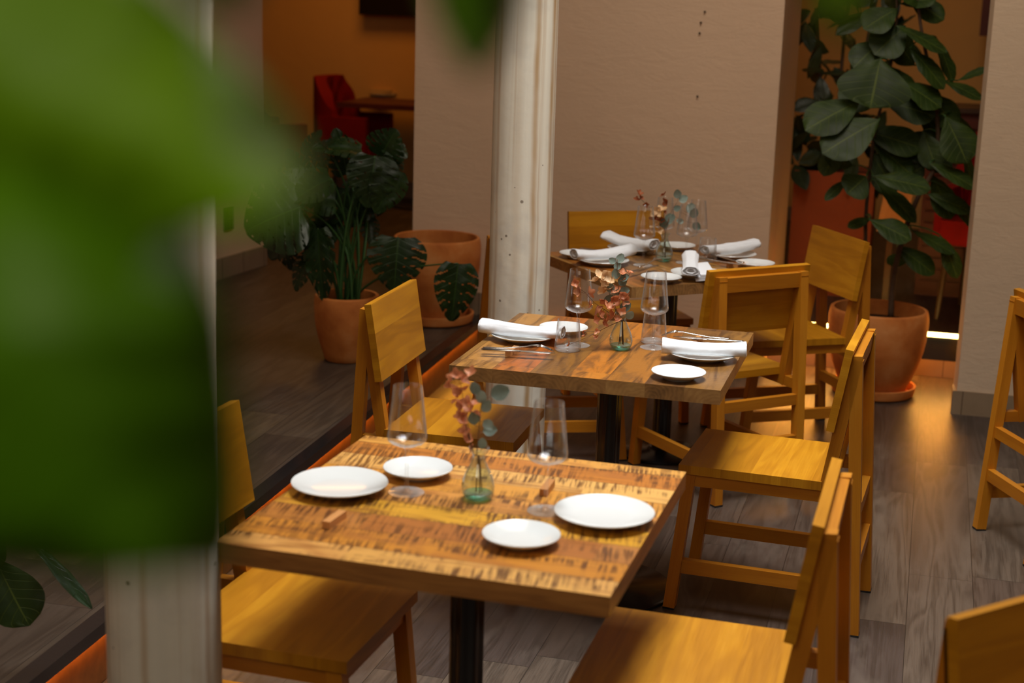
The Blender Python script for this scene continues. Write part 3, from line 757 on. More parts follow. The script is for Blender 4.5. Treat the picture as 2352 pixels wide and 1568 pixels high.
# vase on the nearest table
sprig('dried_hydrangea', 0, [(1090, 1045, 0), (1072, 990, 0), (1065, 930, 0), (1058, 880, 0)], M_PINK,
      [(1050, 862, 0, .014, 0), (1062, 872, 0, .014, 0), (1038, 868, 0, .011, 0), (1083, 856, 0, .013, 0), (1050, 893, 0, .014, 0), (1030, 884, 0, .010, 0), (1070, 895, 0, .013, 0), (1045, 915, 0, .012, 0), (1056, 905, 0, .012, 0)],
      'rust pink dried blossoms at the top of the nearest bouquet', 'sprigs in the bud vases', rng, foot=(.008, 0))
sprig('dried_hydrangea', 0, [(1089, 1045, 0), (1078, 1000, 0), (1072, 950, 0), (1072, 925, 0)], M_PINK,
      [(1072, 925, -.02, .015, 0), (1085, 930, -.02, .014, 0), (1060, 930, -.02, .014, 0), (1076, 945, -.01, .014, 0), (1056, 955, -.01, .013, 0), (1063, 970, 0, .013, 0), (1066, 990, 0, .013, 0), (1072, 1010, 0, .013, 0), (1078, 1028, 0, .011, 0), (1096, 942, 0, .011, 0), (1062, 950, 0, .012, 0)],
      'pale pink dried blossom chain running down to the nearest vase mouth', 'sprigs in the bud vases', rng, foot=(-.004, .004))
sprig('eucalyptus_sprig', 0, [(1094, 1045, 0), (1100, 990, 0), (1104, 940, 0), (1108, 915, 0)], M_EUC,
      [(1096, 905, 0, .013, 110), (1106, 925, 0, .013, 95), (1128, 908, 0, .019, 20), (1110, 945, 0, .013, 60), (1112, 965, 0, .012, -45), (1104, 955, .02, .012, 200), (1090, 975, 0, .013, 100), (1110, 990, .02, .014, 10), (1108, 1030, 0, .011, 90), (1115, 915, .02, .012, 150)],
      'grey green eucalyptus sprig in the nearest vase', 'sprigs in the bud vases', rng, kind='leaf', foot=(.004, -.006))
# vase on the far table
sprig('dried_hydrangea', 2, [(1527, 530, 0), (1515, 500, 0), (1490, 475, 0), (1470, 455, 0)], M_RUST,
      [(1468, 445, 0, .016, 0), (1472, 455, 0, .013, 0), (1462, 458, 0, .012, 0), (1484, 468, 0, .013, 0), (1495, 505, 0, .014, 0), (1506, 500, 0, .012, 0)],
      'rust sprig reaching left above the far table glass', 'sprigs in the bud vases', rng, foot=(.004, 0))
sprig('dried_hydrangea', 2, [(1528, 530, 0), (1524, 500, 0), (1527, 470, 0), (1525, 452, 0)], M_RUST,
      [(1525, 448, 0, .016, 0), (1532, 464, 0, .018, 0), (1520, 505, 0, .015, 0), (1534, 510, 0, .014, 0), (1526, 487, .01, .010, 0)],
      'rust sprig standing upright in the middle of the far bouquet', 'sprigs in the bud vases', rng, foot=(-.005, 0))
sprig('dried_hydrangea', 2, [(1527, 530, 0), (1519, 512, 0), (1515, 490, 0)], M_CREAM,
      [(1508, 485, -.02, .024, 0), (1522, 483, -.02, .022, 0), (1505, 494, -.02, .016, 0), (1508, 520, -.02, .022, 0), (1514, 528, -.02, .017, 0), (1500, 527, -.02, .014, 0)],
      'cream white dried blossoms in the far bouquet', 'sprigs in the bud vases', rng, foot=(0, -.005))
sprig('eucalyptus_sprig', 2, [(1530, 530, 0), (1535, 505, 0), (1545, 480, 0), (1557, 462, 0)], M_EUC,
      [(1557, 455, 0, .018, 100), (1560, 462, 0, .018, 30), (1548, 482, 0, .014, 30), (1542, 492, 0, .012, -60), (1580, 488, .03, .020, 60), (1590, 500, .03, .020, 75), (1592, 512, .03, .018, -40), (1532, 515, 0, .022, 70), (1526, 525, 0, .020, 100), (1570, 510, 0, .014, 170)],
      'grey green eucalyptus sprig arching right in the far vase', 'sprigs in the bud vases', rng, kind='leaf', foot=(.006, 0))

# napkins: a rolled cloth, p0 to p1, sagging over the plate
def napkin(p0, p1, wd, ht, label, sag=.012, flare=.25, group='rolled napkins on the plates', seed=0, flap=False):
    p0, p1 = Vector(p0), Vector(p1); a = p1 - p0; L = a.length; a.normalize()
    s = Vector((0, 0, 1)).cross(a).normalized(); bm = BM(); rg = random.Random(seed)
    K, SG = 26, 30; rings = []
    up = Vector((0, 0, 1))
    def ring(t, sc_=1.0, dx=0.0):
        wf = wd * (1 + flare * (abs(2 * t - 1) ** 2.5)) * sc_; hf = ht * (1 + .15 * math.sin(5 * t + seed)) * sc_
        c = p0 + a * (L * t + dx) + up * (sag * (2 * t - 1) ** 2 + ht / 2)
        out = []
        for k in range(SG):
            an = 2 * PI * k / SG
            q = Vector((math.cos(an), math.sin(an), 0))
            wr = 1 + .07 * noise.noise(Vector((math.cos(an) * 1.4, math.sin(an) * 1.4, t * 7 + seed * 3.1))) + .05 * noise.noise(Vector((an * 2, t * 16, seed)))
            # the loose end of the cloth steps out along one side
            lip = .0035 if (.9 < an < 2.3) else 0
            r1 = (wf / 2) * wr + lip; r2 = (hf / 2) * wr + lip
            out.append(bm.verts.new(c + s * (math.copysign(abs(q.x) ** .8, q.x) * r1) + up * (math.copysign(abs(q.y) ** .85, q.y) * r2)))
        return out
    for i in range(K + 1): rings.append(ring(i / K))
    for e, sgn in ((0, 1), (1, -1)):            # rolled ends: step inward twice and close
        seq = []
        base = rings[0] if e == 0 else rings[-1]
        for sc_, dx in ((.86, -.002), (.74, .012), (.58, .012), (.54, -.001), (.36, .002), (.30, .014)):
            seq.append(ring(e, sc_, dx * sgn))
        prev = base
        for r_ in seq:
            for k in range(SG):
                j = (k + 1) % SG
                bm.faces.new((prev[j], prev[k], r_[k], r_[j]) if e == 0 else (prev[k], prev[j], r_[j], r_[k]))
            prev = r_
        bm.faces.new(prev if e == 1 else prev[::-1])
    for x, y in zip(rings, rings[1:]):
        for k in range(SG):
            j = (k + 1) % SG; bm.faces.new((x[k], x[j], y[j], y[k]))
    bmesh.ops.recalc_face_normals(bm, faces=bm.faces)
    o = obj('napkin', bm, M_CLOTH, smooth='all'); tag(o, label, 'napkin', group)
    return o
nz = TZ + .020
napkin((-.092, 4.405, nz - .004), (.146, 4.335, nz - .004), .052, .032, 'white rolled napkin across the left plate of the middle table', seed=1, sag=.006)
napkin((.424, 4.215, nz - .004), (.656, 4.190, nz - .004), .054, .034, 'white rolled napkin across the right plate of the middle table', seed=2, sag=.004, flare=.12)
napkin((.222, 5.660, nz - .003), (.448, 5.768, nz + .004), .055, .034, 'bright white rolled napkin at the left side of the far table', seed=3, sag=.010)
napkin((.365, 6.060, nz + .006), (.545, 5.930, nz - .006), .060, .036, 'greyish rolled napkin on the back plate of the far table', seed=4, flare=.5)
napkin((.735, 5.86, nz - .004), (.950, 5.985, nz + .008), .052, .034, 'rolled napkin on the right plate of the far table', seed=5, sag=.008)
n6 = napkin((.652, 5.62, nz + .010), (.628, 5.375, nz - .006), .056, .034, 'upright looking folded napkin pointing to the viewer on the far table', seed=6, flare=.15)
bm = BM()
for k, (dx, dz) in enumerate(((0, 0), (.006, .009), (.012, .018))):
    for a_, b_ in (((.675 + dx, 5.58, nz + dz), (.675 + dx * 1.4, 5.385, nz - .008 + dz)),):
        beam(bm, a_, b_, .052, .0065, (1, .15, .12))
fo = obj('folded_flap', bm, M_CLOTH, None, bevel=.0028, smooth=True); fo.parent = n6

# cutlery and rests
def make_knife():
    bm = BM(); pts = [(-.105, .0045, .0032), (-.10, .0075, .004), (-.03, .0062, .0036), (.0, .0050, .0030), (.008, .0095, .0010), (.05, .0098, .0009), (.085, .0085, .0008), (.102, .0030, .0007)]
    rings = []
    for x, w_, h in pts: rings.append([bm.verts.new((x, w_ * math.cos(a), h * math.sin(a))) for a in [2 * PI * k / 12 for k in range(12)]])
    for a, b in zip(rings, rings[1:]):
        for k in range(12): bm.faces.new((a[k], a[(k + 1) % 12], b[(k + 1) % 12], b[k]))
    bm.faces.new(rings[0][::-1]); bm.faces.new(rings[-1]); bmesh.ops.recalc_face_normals(bm, faces=bm.faces); return bm
def make_fork():
    bm = BM()
    def zc(x): return .012 * math.sin(max(0, (x - .0) / .1) * PI) * .9 - .004 * max(0, x - .06) / .04
    pts = [(-.10, .0045, .0020), (-.095, .0080, .0022), (-.04, .0040, .0020), (.02, .0030, .0020), (.038, .0050, .0015), (.052, .0115, .0011), (.062, .0122, .0010)]
    rings = []
    for x, w_, h in pts: rings.append([bm.verts.new((x, w_ * math.cos(a), zc(x) + h * math.sin(a))) for a in [2 * PI * k / 12 for k in range(12)]])
    for a, b in zip(rings, rings[1:]):
        for k in range(12): bm.faces.new((a[k], a[(k + 1) % 12], b[(k + 1) % 12], b[k]))
    bm.faces.new(rings[0][::-1]); bm.faces.new(rings[-1])
    for y in (-.0104, -.0035, .0035, .0104):
        tube(bm, [(x, y * (1 - (x - .058) * 3), zc(x)) for x in (.058, .068, .080, .092, .102)], [.0016, .0015, .0014, .0012, .0007], 6)
    bmesh.ops.recalc_face_normals(bm, faces=bm.faces); return bm
kn0 = fk0 = rs0 = None
def put(kind, c, rz, label, z=TZ, tilt=0.0):
    global kn0, fk0, rs0
    if kind == 'knife':
        if kn0 is None: kn0 = obj('knife', make_knife(), M_CHROME, smooth='all'); o = kn0
        else: o = kn0.copy(); C.objects.link(o)
        grp = 'knives on the rests'
    elif kind == 'fork':
        if fk0 is None: fk0 = obj('fork', make_fork(), M_CHROME, smooth='all'); o = fk0
        else: o = fk0.copy(); C.objects.link(o)
        grp = 'forks on the rests'
    else:
        if rs0 is None:
            bm = BM(); beam(bm, (-.036, 0, .0075), (.036, 0, .0075), .016, .015, (0, 1, 0)); rs0 = obj('cutlery_rest', bm, M_REST, bevel=.0012); o = rs0
        else: o = rs0.copy(); C.objects.link(o)
        grp = 'wooden cutlery rests'
    o.location = (c[0], c[1], z); o.rotation_euler = (0, tilt, rz)
    tag(o, label, {'rest': 'cutlery rest'}.get(kind, kind), grp); return o
def mid(a, b): return ((a[0] + b[0]) / 2, (a[1] + b[1]) / 2)
def ang(a, b): return math.atan2(b[1] - a[1], b[0] - a[0])
a, b = Z(735, 1213, .76), Z(800, 1168, .76); put('rest', (a.x * .5 + b.x * .5, a.y * .5 + b.y * .5), ang(a, b), 'empty wooden cutlery rest at the left of the nearest table'); 
a, b = Z(1242, 1137, .76), Z(1272, 1098, .76); put('rest', mid(a, b), ang(a, b), 'empty wooden cutlery rest behind the right wine glass of the nearest table')
a, b = Z(1163, 812, .76), Z(1190, 796, .76); put('rest', mid(a, b), ang(a, b), 'cutlery rest under knife and fork at the left of the middle table')
rt_ = TZ + .0155
put('knife', (.02, 4.170), -.10, 'knife lying on the left rest of the middle table', z=rt_ + .004)
put('fork', (.018, 4.205), .02, 'fork lying on the left rest of the middle table', z=rt_ + .003)
a, b = (.535, 4.395), (.56, 4.46); put('rest', mid(a, b), 1.2, 'cutlery rest behind the right napkin of the middle table')
put('knife', (.575, 4.395), PI - .22, 'knife behind the right napkin of the middle table', z=rt_ + .004)
put('fork', (.545, 4.435), PI - .20, 'fork behind the right napkin of the middle table', z=rt_ + .003)
p = Z(1410, 634, .76); put('rest', (p.x + .02, p.y + .05), 1.9, 'cutlery rest beside the bright napkin of the far table')
a, b = Z(1455, 622, .76), Z(1530, 598, .76); put('fork', mid(a, b), ang(a, b), 'fork in front of the vase on the far table', z=rt_ + .003)
a, b = Z(1450, 632, .76), Z(1530, 612, .76); put('knife', (mid(a, b)[0] - .02, mid(a, b)[1] - .01), ang(a, b), 'knife in front of the vase on the far table', z=rt_ + .004)
p = Z(1690, 607, .76); put('rest', (p.x, p.y - .01), .3, 'cutlery rest near the right small plate of the far table')
a, b = Z(1612, 600, .76), Z(1692, 612, .76); put('knife', mid(a, b), ang(a, b), 'knife near the right small plate of the far table', z=rt_ + .004)
a, b = Z(1620, 592, .76), Z(1700, 606, .76); put('fork', mid(a, b), ang(b, a), 'dark looking fork near the right small plate of the far table', z=rt_ + .003)
p = Z(1385, 583, .76); put('rest', (p.x, p.y), .5, 'cutlery rest behind the left small plate of the far table')
put('knife', (p.x, p.y), -.6, 'knife behind the left small plate of the far table', z=rt_ + .004)

# ------------------------------------------------------------------ pots
def pot_prof(R, H, base, th=.016):
    out = [(0, 0), (base, 0), (base * 1.06, .006)]
    for t in (.1, .2, .35, .5, .65, .8, .9): out.append((base + (R * 1.03 - base) * math.sin(min(1, t * 1.25) * PI / 2) ** .9, H * t))
    out += [(R * 1.01, H * .97), (R, H - .004), (R - th * .3, H), (R - th * .9, H - .002), (R - th, H * .95), (R - th, H * .8), (0, H * .8)]
    return out
def pot(root, R, H, base, z0=0.0, saucer=None):
    bm = BM(); lathe(bm, pot_prof(R, H, base), 64, (0, 0, z0 + (.012 if saucer else 0))); obj('pot', bm, M_TERRA, root, smooth=True)
    if saucer:
        bm = BM(); lathe(bm, [(0, 0), (saucer * .9, 0), (saucer * .96, .008), (saucer, .040), (saucer, .048), (saucer - .010, .048), (saucer - .016, .040), (saucer - .02, .012), (0, .0115)], 64, (0, 0, z0)); obj('saucer', bm, M_TERRA, root, smooth=True)
    bm = BM(); lathe(bm, [(0, 0), (R - .018, 0), (R - .018, .004), (R * .5, .012), (0, .006)], 40, (0, 0, z0 + H * .84)); obj('soil', bm, M_SOIL, root, smooth=True)

# leaves: broad (fig) and split (monstera)
def leaf(name, base, tip, nrm, wd, mat, parent, kind='fig', droop=.12, fold=.18, seed=0):
    base, tip = Vector(base), Vector(tip); a = tip - base; L = a.length; a.normalize()
    n = Vector(nrm); n = (n - a * n.dot(a)).normalized(); s = a.cross(n)
    bm = BM(); lay = bm.loops.layers.uv.active
    NU, NV = (44, 24) if kind == 'mon' else (14, 8)
    def half(t):
        if kind == 'fig': return (math.sin(PI * t ** 1.25) ** .62 * (.70 + .42 * t)) * wd / 2 if 0 < t < 1 else .002
        if kind == 'mon': return (max(0, math.sin(PI * (t * .92 + .07)) ** .55) * (1.12 - .55 * t)) * wd / 2
        return (math.sin(PI * t) ** .8) * wd / 2 if 0 < t < 1 else .001
    grid = []
    for i in range(NU + 1):
        t = i / NU; row = []
        for j in range(-NV // 2, NV // 2 + 1):
            sv = j / (NV / 2)
            back = (-.16 * (1 - t) * abs(sv) ** 1.5 if kind == 'mon' else 0)
            tt = t + back + (.22 * abs(sv) ** 1.3 * (1 - t) * .6 if kind == 'mon' else 0)
            wv = noise.noise(Vector((t * 5, sv * 2.2, seed * 1.7))) * .035 * L + noise.noise(Vector((t * 11, sv * 4, seed))) * .012 * L
            h = fold * abs(sv) * half(t) - droop * L * (t ** 2) - .25 * half(t) * sv * sv * .6 + wv * (abs(sv) ** .8)
            if kind == 'fig': h += .010 * L * math.cos(t * 7 * 2 * PI - abs(sv) * 9) * abs(sv) * (1 - abs(sv)) * 2
            row.append(bm.verts.new(base + a * (L * tt) + s * (half(t) * sv) + n * h))
        grid.append(row)
    for i in range(NU):
        for j in range(NV):
            t = (i + .5) / NU; sv = abs((j + .5) / (NV / 2) - 1)
            if kind == 'mon':
                ph = (t * 6.2 - sv * 1.1 + seed * .13) % 1
                if sv > .46 and ph < .13 + .16 * (sv - .46) and .10 < t < .93: continue
                if .22 < sv < .34 and .42 < ph < .56 and .25 < t < .8: continue
            f = bm.faces.new((grid[i][j], grid[i][j + 1], grid[i + 1][j + 1], grid[i + 1][j]))
            for l, (uu, vv) in zip(f.loops, ((i, j), (i, j + 1), (i + 1, j + 1), (i + 1, j))): l[lay].uv = (uu / NU, vv / (NV / 2) - 1)
    for v in [v for v in bm.verts if not v.link_faces]: bm.verts.remove(v)
    o = obj(name, bm, mat, parent, smooth='all')
    return o

# fig tree
FO = Vector((1.655, 6.80, 0))
fig = empty('potted_fig_tree', FO); tag(fig, 'tall fiddle leaf fig in a terracotta pot and saucer in the right opening', 'potted plant', 'large potted plants')
pot(fig, .215, .385, .135, saucer=.19)
def stem(root, pts, rad, mat, name):
    bm = BM(); tube(bm, pts, rad, 10); return obj(name, bm, mat, root, smooth='all')
def Lw(px, py, y): return W(px, py, y) - FO
tr1 = [Lw(2046, 730, 6.8), Lw(2052, 640, 6.8), Lw(2075, 540, 6.8), Lw(2110, 450, 6.8), Lw(2150, 370, 6.8), Lw(2150, 230, 6.8), Lw(2120, 90, 6.8), Lw(2100, -60, 6.8), Lw(2090, -220, 6.8)]
tr2 = [Lw(1988, 740, 6.85), Lw(1990, 640, 6.85), Lw(1988, 520, 6.85), Lw(1995, 420, 6.85), Lw(2010, 300, 6.85), Lw(2040, 180, 6.85), Lw(2060, 40, 6.85), Lw(2050, -120, 6.85)]
def refine(p, n=4):
    out = []
    for i in range(len(p) - 1):
        a0, a1, a2, a3 = p[max(i - 1, 0)], p[i], p[i + 1], p[min(i + 2, len(p) - 1)]
        for k in range(n):
            t = k / n; out.append(.5 * ((2 * a1) + (a2 - a0) * t + (2 * a0 - 5 * a1 + 4 * a2 - a3) * t * t + (3 * a1 - a0 - 3 * a2 + a3) * t ** 3))
    out.append(p[-1]); return out
r1, r2 = refine(tr1), refine(tr2)
stem(fig, r1, [.014 - .009 * i / len(r1) for i in range(len(r1))], M_TRUNK, 'trunk')
stem(fig, r2, [.011 - .007 * i / len(r2) for i in range(len(r2))], M_TRUNK, 'trunk')
# (base px,py) (tip px,py) width px, facing (x,y,z), depth offset
FL = [((2022, 135), (2000, 245), 150, (-.1, -1, .35), -.12), ((1975, 232), (1850, 290), 92, (-.3, -.8, .7), -.10), ((2020, 275), (1890, 345), 96, (-.2, -.9, .6), -.16),
      ((2075, 190), (2165, 240), 74, (.2, -.7, .7), -.05), ((2030, 232), (2150, 262), 66, (0, -.9, .5), -.02), ((2060, 60), (2180, 112), 50, (.2, -.6, .8), -.05),
      ((2150, 85), (2196, 185), 46, (.6, -.8, .2), .05), ((2200, 185), (2268, 152), 26, (.3, -.6, .7), 0), ((2090, 110), (2175, 198), 52, (.3, -.8, .5), -.04),
      ((2165, 185), (2262, 222), 44, (.2, -.6, .8), -.02), ((2172, 268), (2225, 372), 84, (.1, -1, .2), -.10), ((2120, 300), (2150, 388), 56, (-.5, -.9, .2), 0),
      ((2005, 405), (2140, 425), 62, (-.1, -.7, .9), -.12), ((2135, 375), (2246, 424), 46, (.2, -.7, .8), -.10), ((1990, 405), (1948, 442), 66, (-.2, -1, .3), -.12),
      ((1948, 410), (1895, 455), 26, (-.5, -.7, .4), -.05), ((2010, 415), (2110, 505), 50, (.3, -.8, .6), -.04), ((2130, 445), (2232, 480), 46, (.2, -.8, .6), 0),
      ((1998, 505), (2095, 545), 62, (0, -.8, .8), -.12), ((2002, 500), (1950, 518), 26, (-.2, -.7, .5), 0), ((2095, 530), (2195, 575), 44, (.2, -.6, .8), -.04),
      ((2160, 540), (2205, 636), 48, (.4, -.9, .2), -.04), ((2060, 565), (2150, 625), 54, (.1, -.8, .6), .03), ((1985, 300), (2120, 335), 70, (0, -.8, .5), .04),
      ((2060, 20), (1985, 60), 70, (-.2, -.8, .6), 0), ((2070, 10), (2150, -10), 50, (.1, -.7, .7), 0), ((2010, 330), (2100, 400), 60, (.1, -.8, .5), .05),
      ((2180, 440), (2248, 520), 50, (.6, -.7, .3), .05), ((2030, 90), (1960, 150), 70, (-.3, -.8, .5), .05), ((1930, 330), (1890, 400), 50, (-.4, -.7, .5), .04),
      ((2100, 250), (2190, 330), 60, (.3, -.8, .4), .08), ((2080, 340), (2190, 380), 56, (.1, -.8, .4), .06), ((2140, 20), (2060, -40), 60, (0, -.7, .7), 0),
      ((2195, 260), (2246, 330), 44, (.6, -.7, .3), .08), ((2040, 150), (2100, 230), 60, (.2, -.8, .4), .06), ((1960, 380), (1900, 360), 44, (-.4, -.7, .5), .06),
      ((2215, 340), (2240, 430), 40, (.6, -.7, .2), .06), ((2090, 590), (2040, 600), 34, (-.1, -.7, .7), .05),
      ((2030, 200), (1930, 230), 80, (-.2, -.8, .5), .06), ((2080, 60), (2010, 120), 80, (-.1, -.8, .5), .02), ((2130, 210), (2200, 290), 70, (.2, -.8, .4), .08), ((2000, 350), (2060, 440), 70, (0, -.9, .3), .08),
      ((2150, 300), (2080, 360), 70, (-.1, -.8, .4), .1), ((2140, 400), (2190, 500), 64, (.3, -.9, .3), .06), ((1990, 270), (1900, 260), 60, (-.3, -.7, .6), .1), ((2060, 420), (2120, 380), 50, (0, -.8, .5), .1), ((2100, 150), (2060, 90), 70, (0, -.8, .4), .08), ((2090, 0), (2170, 40), 60, (.2, -.8, .5), .06)]
for i, (b, t, wp, nr, dy) in enumerate(FL):
    y = 6.80 + dy; B_, T_ = Lw(b[0], b[1], y + .03), Lw(t[0], t[1], y - .04)
    near = min(r1 + r2, key=lambda q: (q - B_).length); wp *= 1.16
    lf = leaf('leaf', B_, T_, nr, wp * 6.8 / F_PX, M_FIG, fig, 'fig', droop=.10, seed=i)
    if (near - B_).length > .02:
        bm = BM(); tube(bm, curve(near, (near + B_) / 2 + Vector((0, 0, .02)), B_, 5), .0032, 6); obj('petiole', bm, M_STEM, fig, smooth='all')

# monstera in the smaller pot on the platform
MO = Vector((W(797, 700, 6.42).x, 6.42, .18))
mon = empty('potted_monstera', MO); tag(mon, 'monstera with dark split leaves in a round terracotta pot on the platform', 'potted plant', 'large potted plants')
pot(mon, .136, .285, .09)
def Lm(px, py, y): return W(px, py, y) - MO
ML = [((690, 475), (560, 520), 215, (-.55, -.8, .25), -.15), ((830, 345), (720, 325), 80, (-.1, -.5, .9), 0), ((735, 325), (738, 405), 62, (-.7, -.7, .1), 0), ((875, 360), (905, 300), 100, (.2, -.7, .6), .02),
      ((862, 358), (845, 475), 120, (.2, -.9, .3), -.05), ((760, 410), (665, 450), 110, (-.1, -.6, .8), -.10), ((700, 400), (655, 350), 60, (-.4, -.8, .3), .05), ((730, 525), (735, 692), 78, (-.25, -1, .05), -.12),
      ((712, 585), (672, 664), 62, (-.5, -.8, .1), 0), ((915, 545), (905, 668), 135, (.1, -1, .35), -.15), ((1052, 605), (1040, 738), 100, (.2, -1, .25), -.25), ((905, 390), (868, 490), 90, (.3, -.9, .2), -.04),
      ((885, 330), (935, 355), 60, (.6, -.7, .4), .05), ((790, 440), (725, 510), 110, (-.2, -.8, .5), .06), ((840, 420), (800, 520), 100, (.1, -.9, .3), .08), ((845, 500), (855, 560), 50, (.3, -.9, .2), .05),
      ((640, 440), (600, 560), 120, (-.5, -.8, .2), .05), ((700, 360), (730, 300), 50, (-.2, -.8, .5), .08), ((900, 350), (915, 415), 62, (.7, -.7, .1), .05), ((650, 520), (660, 620), 80, (-.4, -.8, .1), .08), ((720, 440), (640, 400), 110, (-.4, -.6, .6), .0), ((700, 500), (610, 585), 120, (-.5, -.8, .3), -.04), ((800, 400), (770, 300), 80, (-.1, -.8, .5), .1), ((850, 420), (925, 410), 90, (.5, -.7, .4), .03), ((770, 460), (690, 440), 120, (-.2, -.6, .7), -.02), ((820, 470), (880, 480), 70, (.4, -.9, .2), .04), ((760, 500), (700, 590), 90, (-.4, -.9, .1), .06)]
for i, (b, t, wp, nr, dy) in enumerate(ML):
    y = 6.42 + dy; B_, T_ = Lm(b[0], b[1], y + .02), Lm(t[0], t[1], y - .03)
    leaf('leaf', B_, T_, nr, wp * 7.3 / F_PX, M_MON, mon, 'mon', droop=.17, fold=.22, seed=i * 1.3)
    ro = random.Random(i); f0 = Vector((ro.uniform(-.05, .05), ro.uniform(-.05, .05), .22))
    m0 = Vector((f0.x * 1.6 + (B_.x) * .15, f0.y, B_.z * .75 + .06))
    bm = BM(); tube(bm, curve(f0, m0, B_, 10), [.0062 - .003 * k / 10 for k in range(11)], 8); obj('stem', bm, M_STEM, mon, smooth='all')

# big empty looking pot behind it
p2 = empty('large_planter', (W(1003, 600, 7.25).x, 7.245, .18)); tag(p2, 'large terracotta pot with saucer between the monstera and the column', 'planter', 'large potted plants')
pot(p2, .205, .40, .135, saucer=.185)

# another monstera leaf cluster low at the left edge
LO = Vector((-1.62, 3.6, .18))
lm_ = empty('potted_monstera', LO); tag(lm_, 'monstera at the bottom left edge, one round leaf over the platform boards', 'potted plant', 'large potted plants')
pot(lm_, .14, .26, .10)
for i, (b, t, wp, nr) in enumerate((((-10, 1285), (62, 1438), 150, (-.1, -1, .5)), ((-60, 1180), (-40, 1330), 150, (-.3, -.9, .4)), ((60, 1230), (215, 1390), 40, (.2, -.6, .8)))):
    y = 3.30; B_, T_ = W(b[0], b[1], y) - LO, W(t[0], t[1], y - .05) - LO
    leaf('leaf', B_, T_, nr, wp * 3.3 / F_PX, M_FIG if i < 2 else M_MON, lm_, 'fig', droop=.1, seed=30 + i)
    bm = BM(); tube(bm, curve((0, 0, .2), (0, 0, B_.z + .1), B_, 10), .005, 8); obj('stem', bm, M_STEM, lm_, smooth='all')

# ------------------------------------------------------------------ plants close to the lens, far out of focus
def near_leaf(rows, mat, parent, O, seed=0):
    bm = BM(); lay = bm.loops.layers.uv.active; grid = []
    rr = []
    for i in range(len(rows) - 1):
        for k in range(5):
            t = k / 5; rr.append([tuple(a * (1 - t) + b * t for a, b in zip(x, y)) for x, y in zip(rows[i][:3], rows[i + 1][:3])] + [rows[i][3] * (1 - t) + rows[i + 1][3] * t, (rows[i] + (0,))[4] * (1 - t) + (rows[i + 1] + (0,))[4] * t])
    rr.append(list(rows[-1][:4]) + [(rows[-1] + (0,))[4]])
    for L_, M_, R_, y, tl in rr:
        row = []
        for j in range(9):
            s = j / 4 - 1
            if s < 0: q = tuple(m + (l - m) * -s for l, m in zip(L_, M_))
            else: q = tuple(m + (r - m) * s for r, m in zip(R_, M_))
            row.append(W(q[0], q[1], y + tl * s + .030 * abs(s) ** 1.4 + .004 * noise.noise(Vector((q[0] * .01, q[1] * .01, seed)))) - O)
        grid.append(row)
    vs = [[bm.verts.new(p) for p in r] for r in grid]
    K = len(vs) - 1
    for i in range(K):
        for j in range(8):
            f = bm.faces.new((vs[i][j], vs[i][j + 1], vs[i + 1][j + 1], vs[i + 1][j]))
            for l, (uu, vv) in zip(f.loops, ((i, j), (i, j + 1), (i + 1, j + 1), (i + 1, j))): l[lay].uv = (uu / K, vv / 4 - 1)
    o = obj('leaf', bm, mat, parent, smooth='all')
    md = o.modifiers.new('thickness', 'SOLIDIFY'); md.thickness = .0006
    return o
NO = W(-300, 300, .40)
nf = empty('foreground_plant', NO); tag(nf, 'out of focus broad green leaves filling the left side close to the viewer', 'plant', 'blurred leaves near the viewer')
near_leaf([((-420, 520), (-380, 60), (-260, -330), .40, 0), ((-120, 640), (-60, 150), (90, -190), .39, 0), ((120, 660), (190, 280), (330, -60), .38, 0), ((300, 600), (370, 330), (480, 80), .37, .005), ((410, 540), (480, 370), (590, 190), .36, .02), ((550, 515), (600, 400), (680, 300), .355, .055), ((665, 475), (690, 430), (712, 395), .35, .05)], M_NEAR, nf, NO, 1)
near_leaf([((-420, 380), (0, 260), (330, 330), .42), ((-420, 600), (40, 520), (440, 540), .37), ((-400, 680), (80, 620), (478, 620), .36), ((-400, 850), (110, 760), (528, 740), .35), ((-330, 1080), (190, 960), (552, 950), .35), ((-250, 1260), (250, 1130), (560, 1130), .35), ((20, 1310), (320, 1240), (552, 1242), .35), ((180, 1325), (360, 1318), (522, 1308), .35)], M_NEAR_SHADED, nf, NO, 2)
near_leaf([((380, -160), (480, -150), (600, -120), .40), ((400, -60), (490, -40), (590, -30), .40), ((470, 20), (510, 30), (560, 15), .40)], M_NEAR_SHADED, nf, NO, 5)
bm = BM(); tube(bm, [W(-700, 900, .5) - NO, W(-500, 300, .45) - NO, W(-380, 60, .41) - NO], .004, 8); obj('stem', bm, M_STEM, nf, smooth='all')
bm = BM(); tube(bm, [W(-700, 900, .5) - NO, W(-460, 420, .47) - NO, W(0, 260, .45) - NO], .004, 8); obj('stem', bm, M_STEM, nf, smooth='all')
HO = W(1100, -300, .42)
hp_ = empty('hanging_plant', HO); tag(hp_, 'blurred leaf tip hanging at the top edge over the round column', 'plant', 'blurred leaves near the viewer')
near_leaf([((960, -200), (1080, -220), (1220, -200), .42), ((970, -60), (1090, -60), (1210, -60), .42), ((1010, 60), (1090, 80), (1180, 60), .42), ((1070, 160), (1095, 170), (1120, 160), .42)], M_NEAR_SHADED, hp_, HO, 3)
HO2 = W(1930, -300, .42)
hp2 = empty('hanging_plant', HO2); tag(hp2, 'blurred green leaf tip hanging at the top edge before the fig tree', 'plant', 'blurred leaves near the viewer')
near_leaf([((1790, -220), (1920, -240), (2060, -200), .42), ((1830, -100), (1930, -100), (2030, -100), .42), ((1870, 0), (1935, 10), (2005, 0), .42), ((1915, 75), (1940, 80), (1965, 70), .42)], M_NEAR, hp2, HO2, 4)

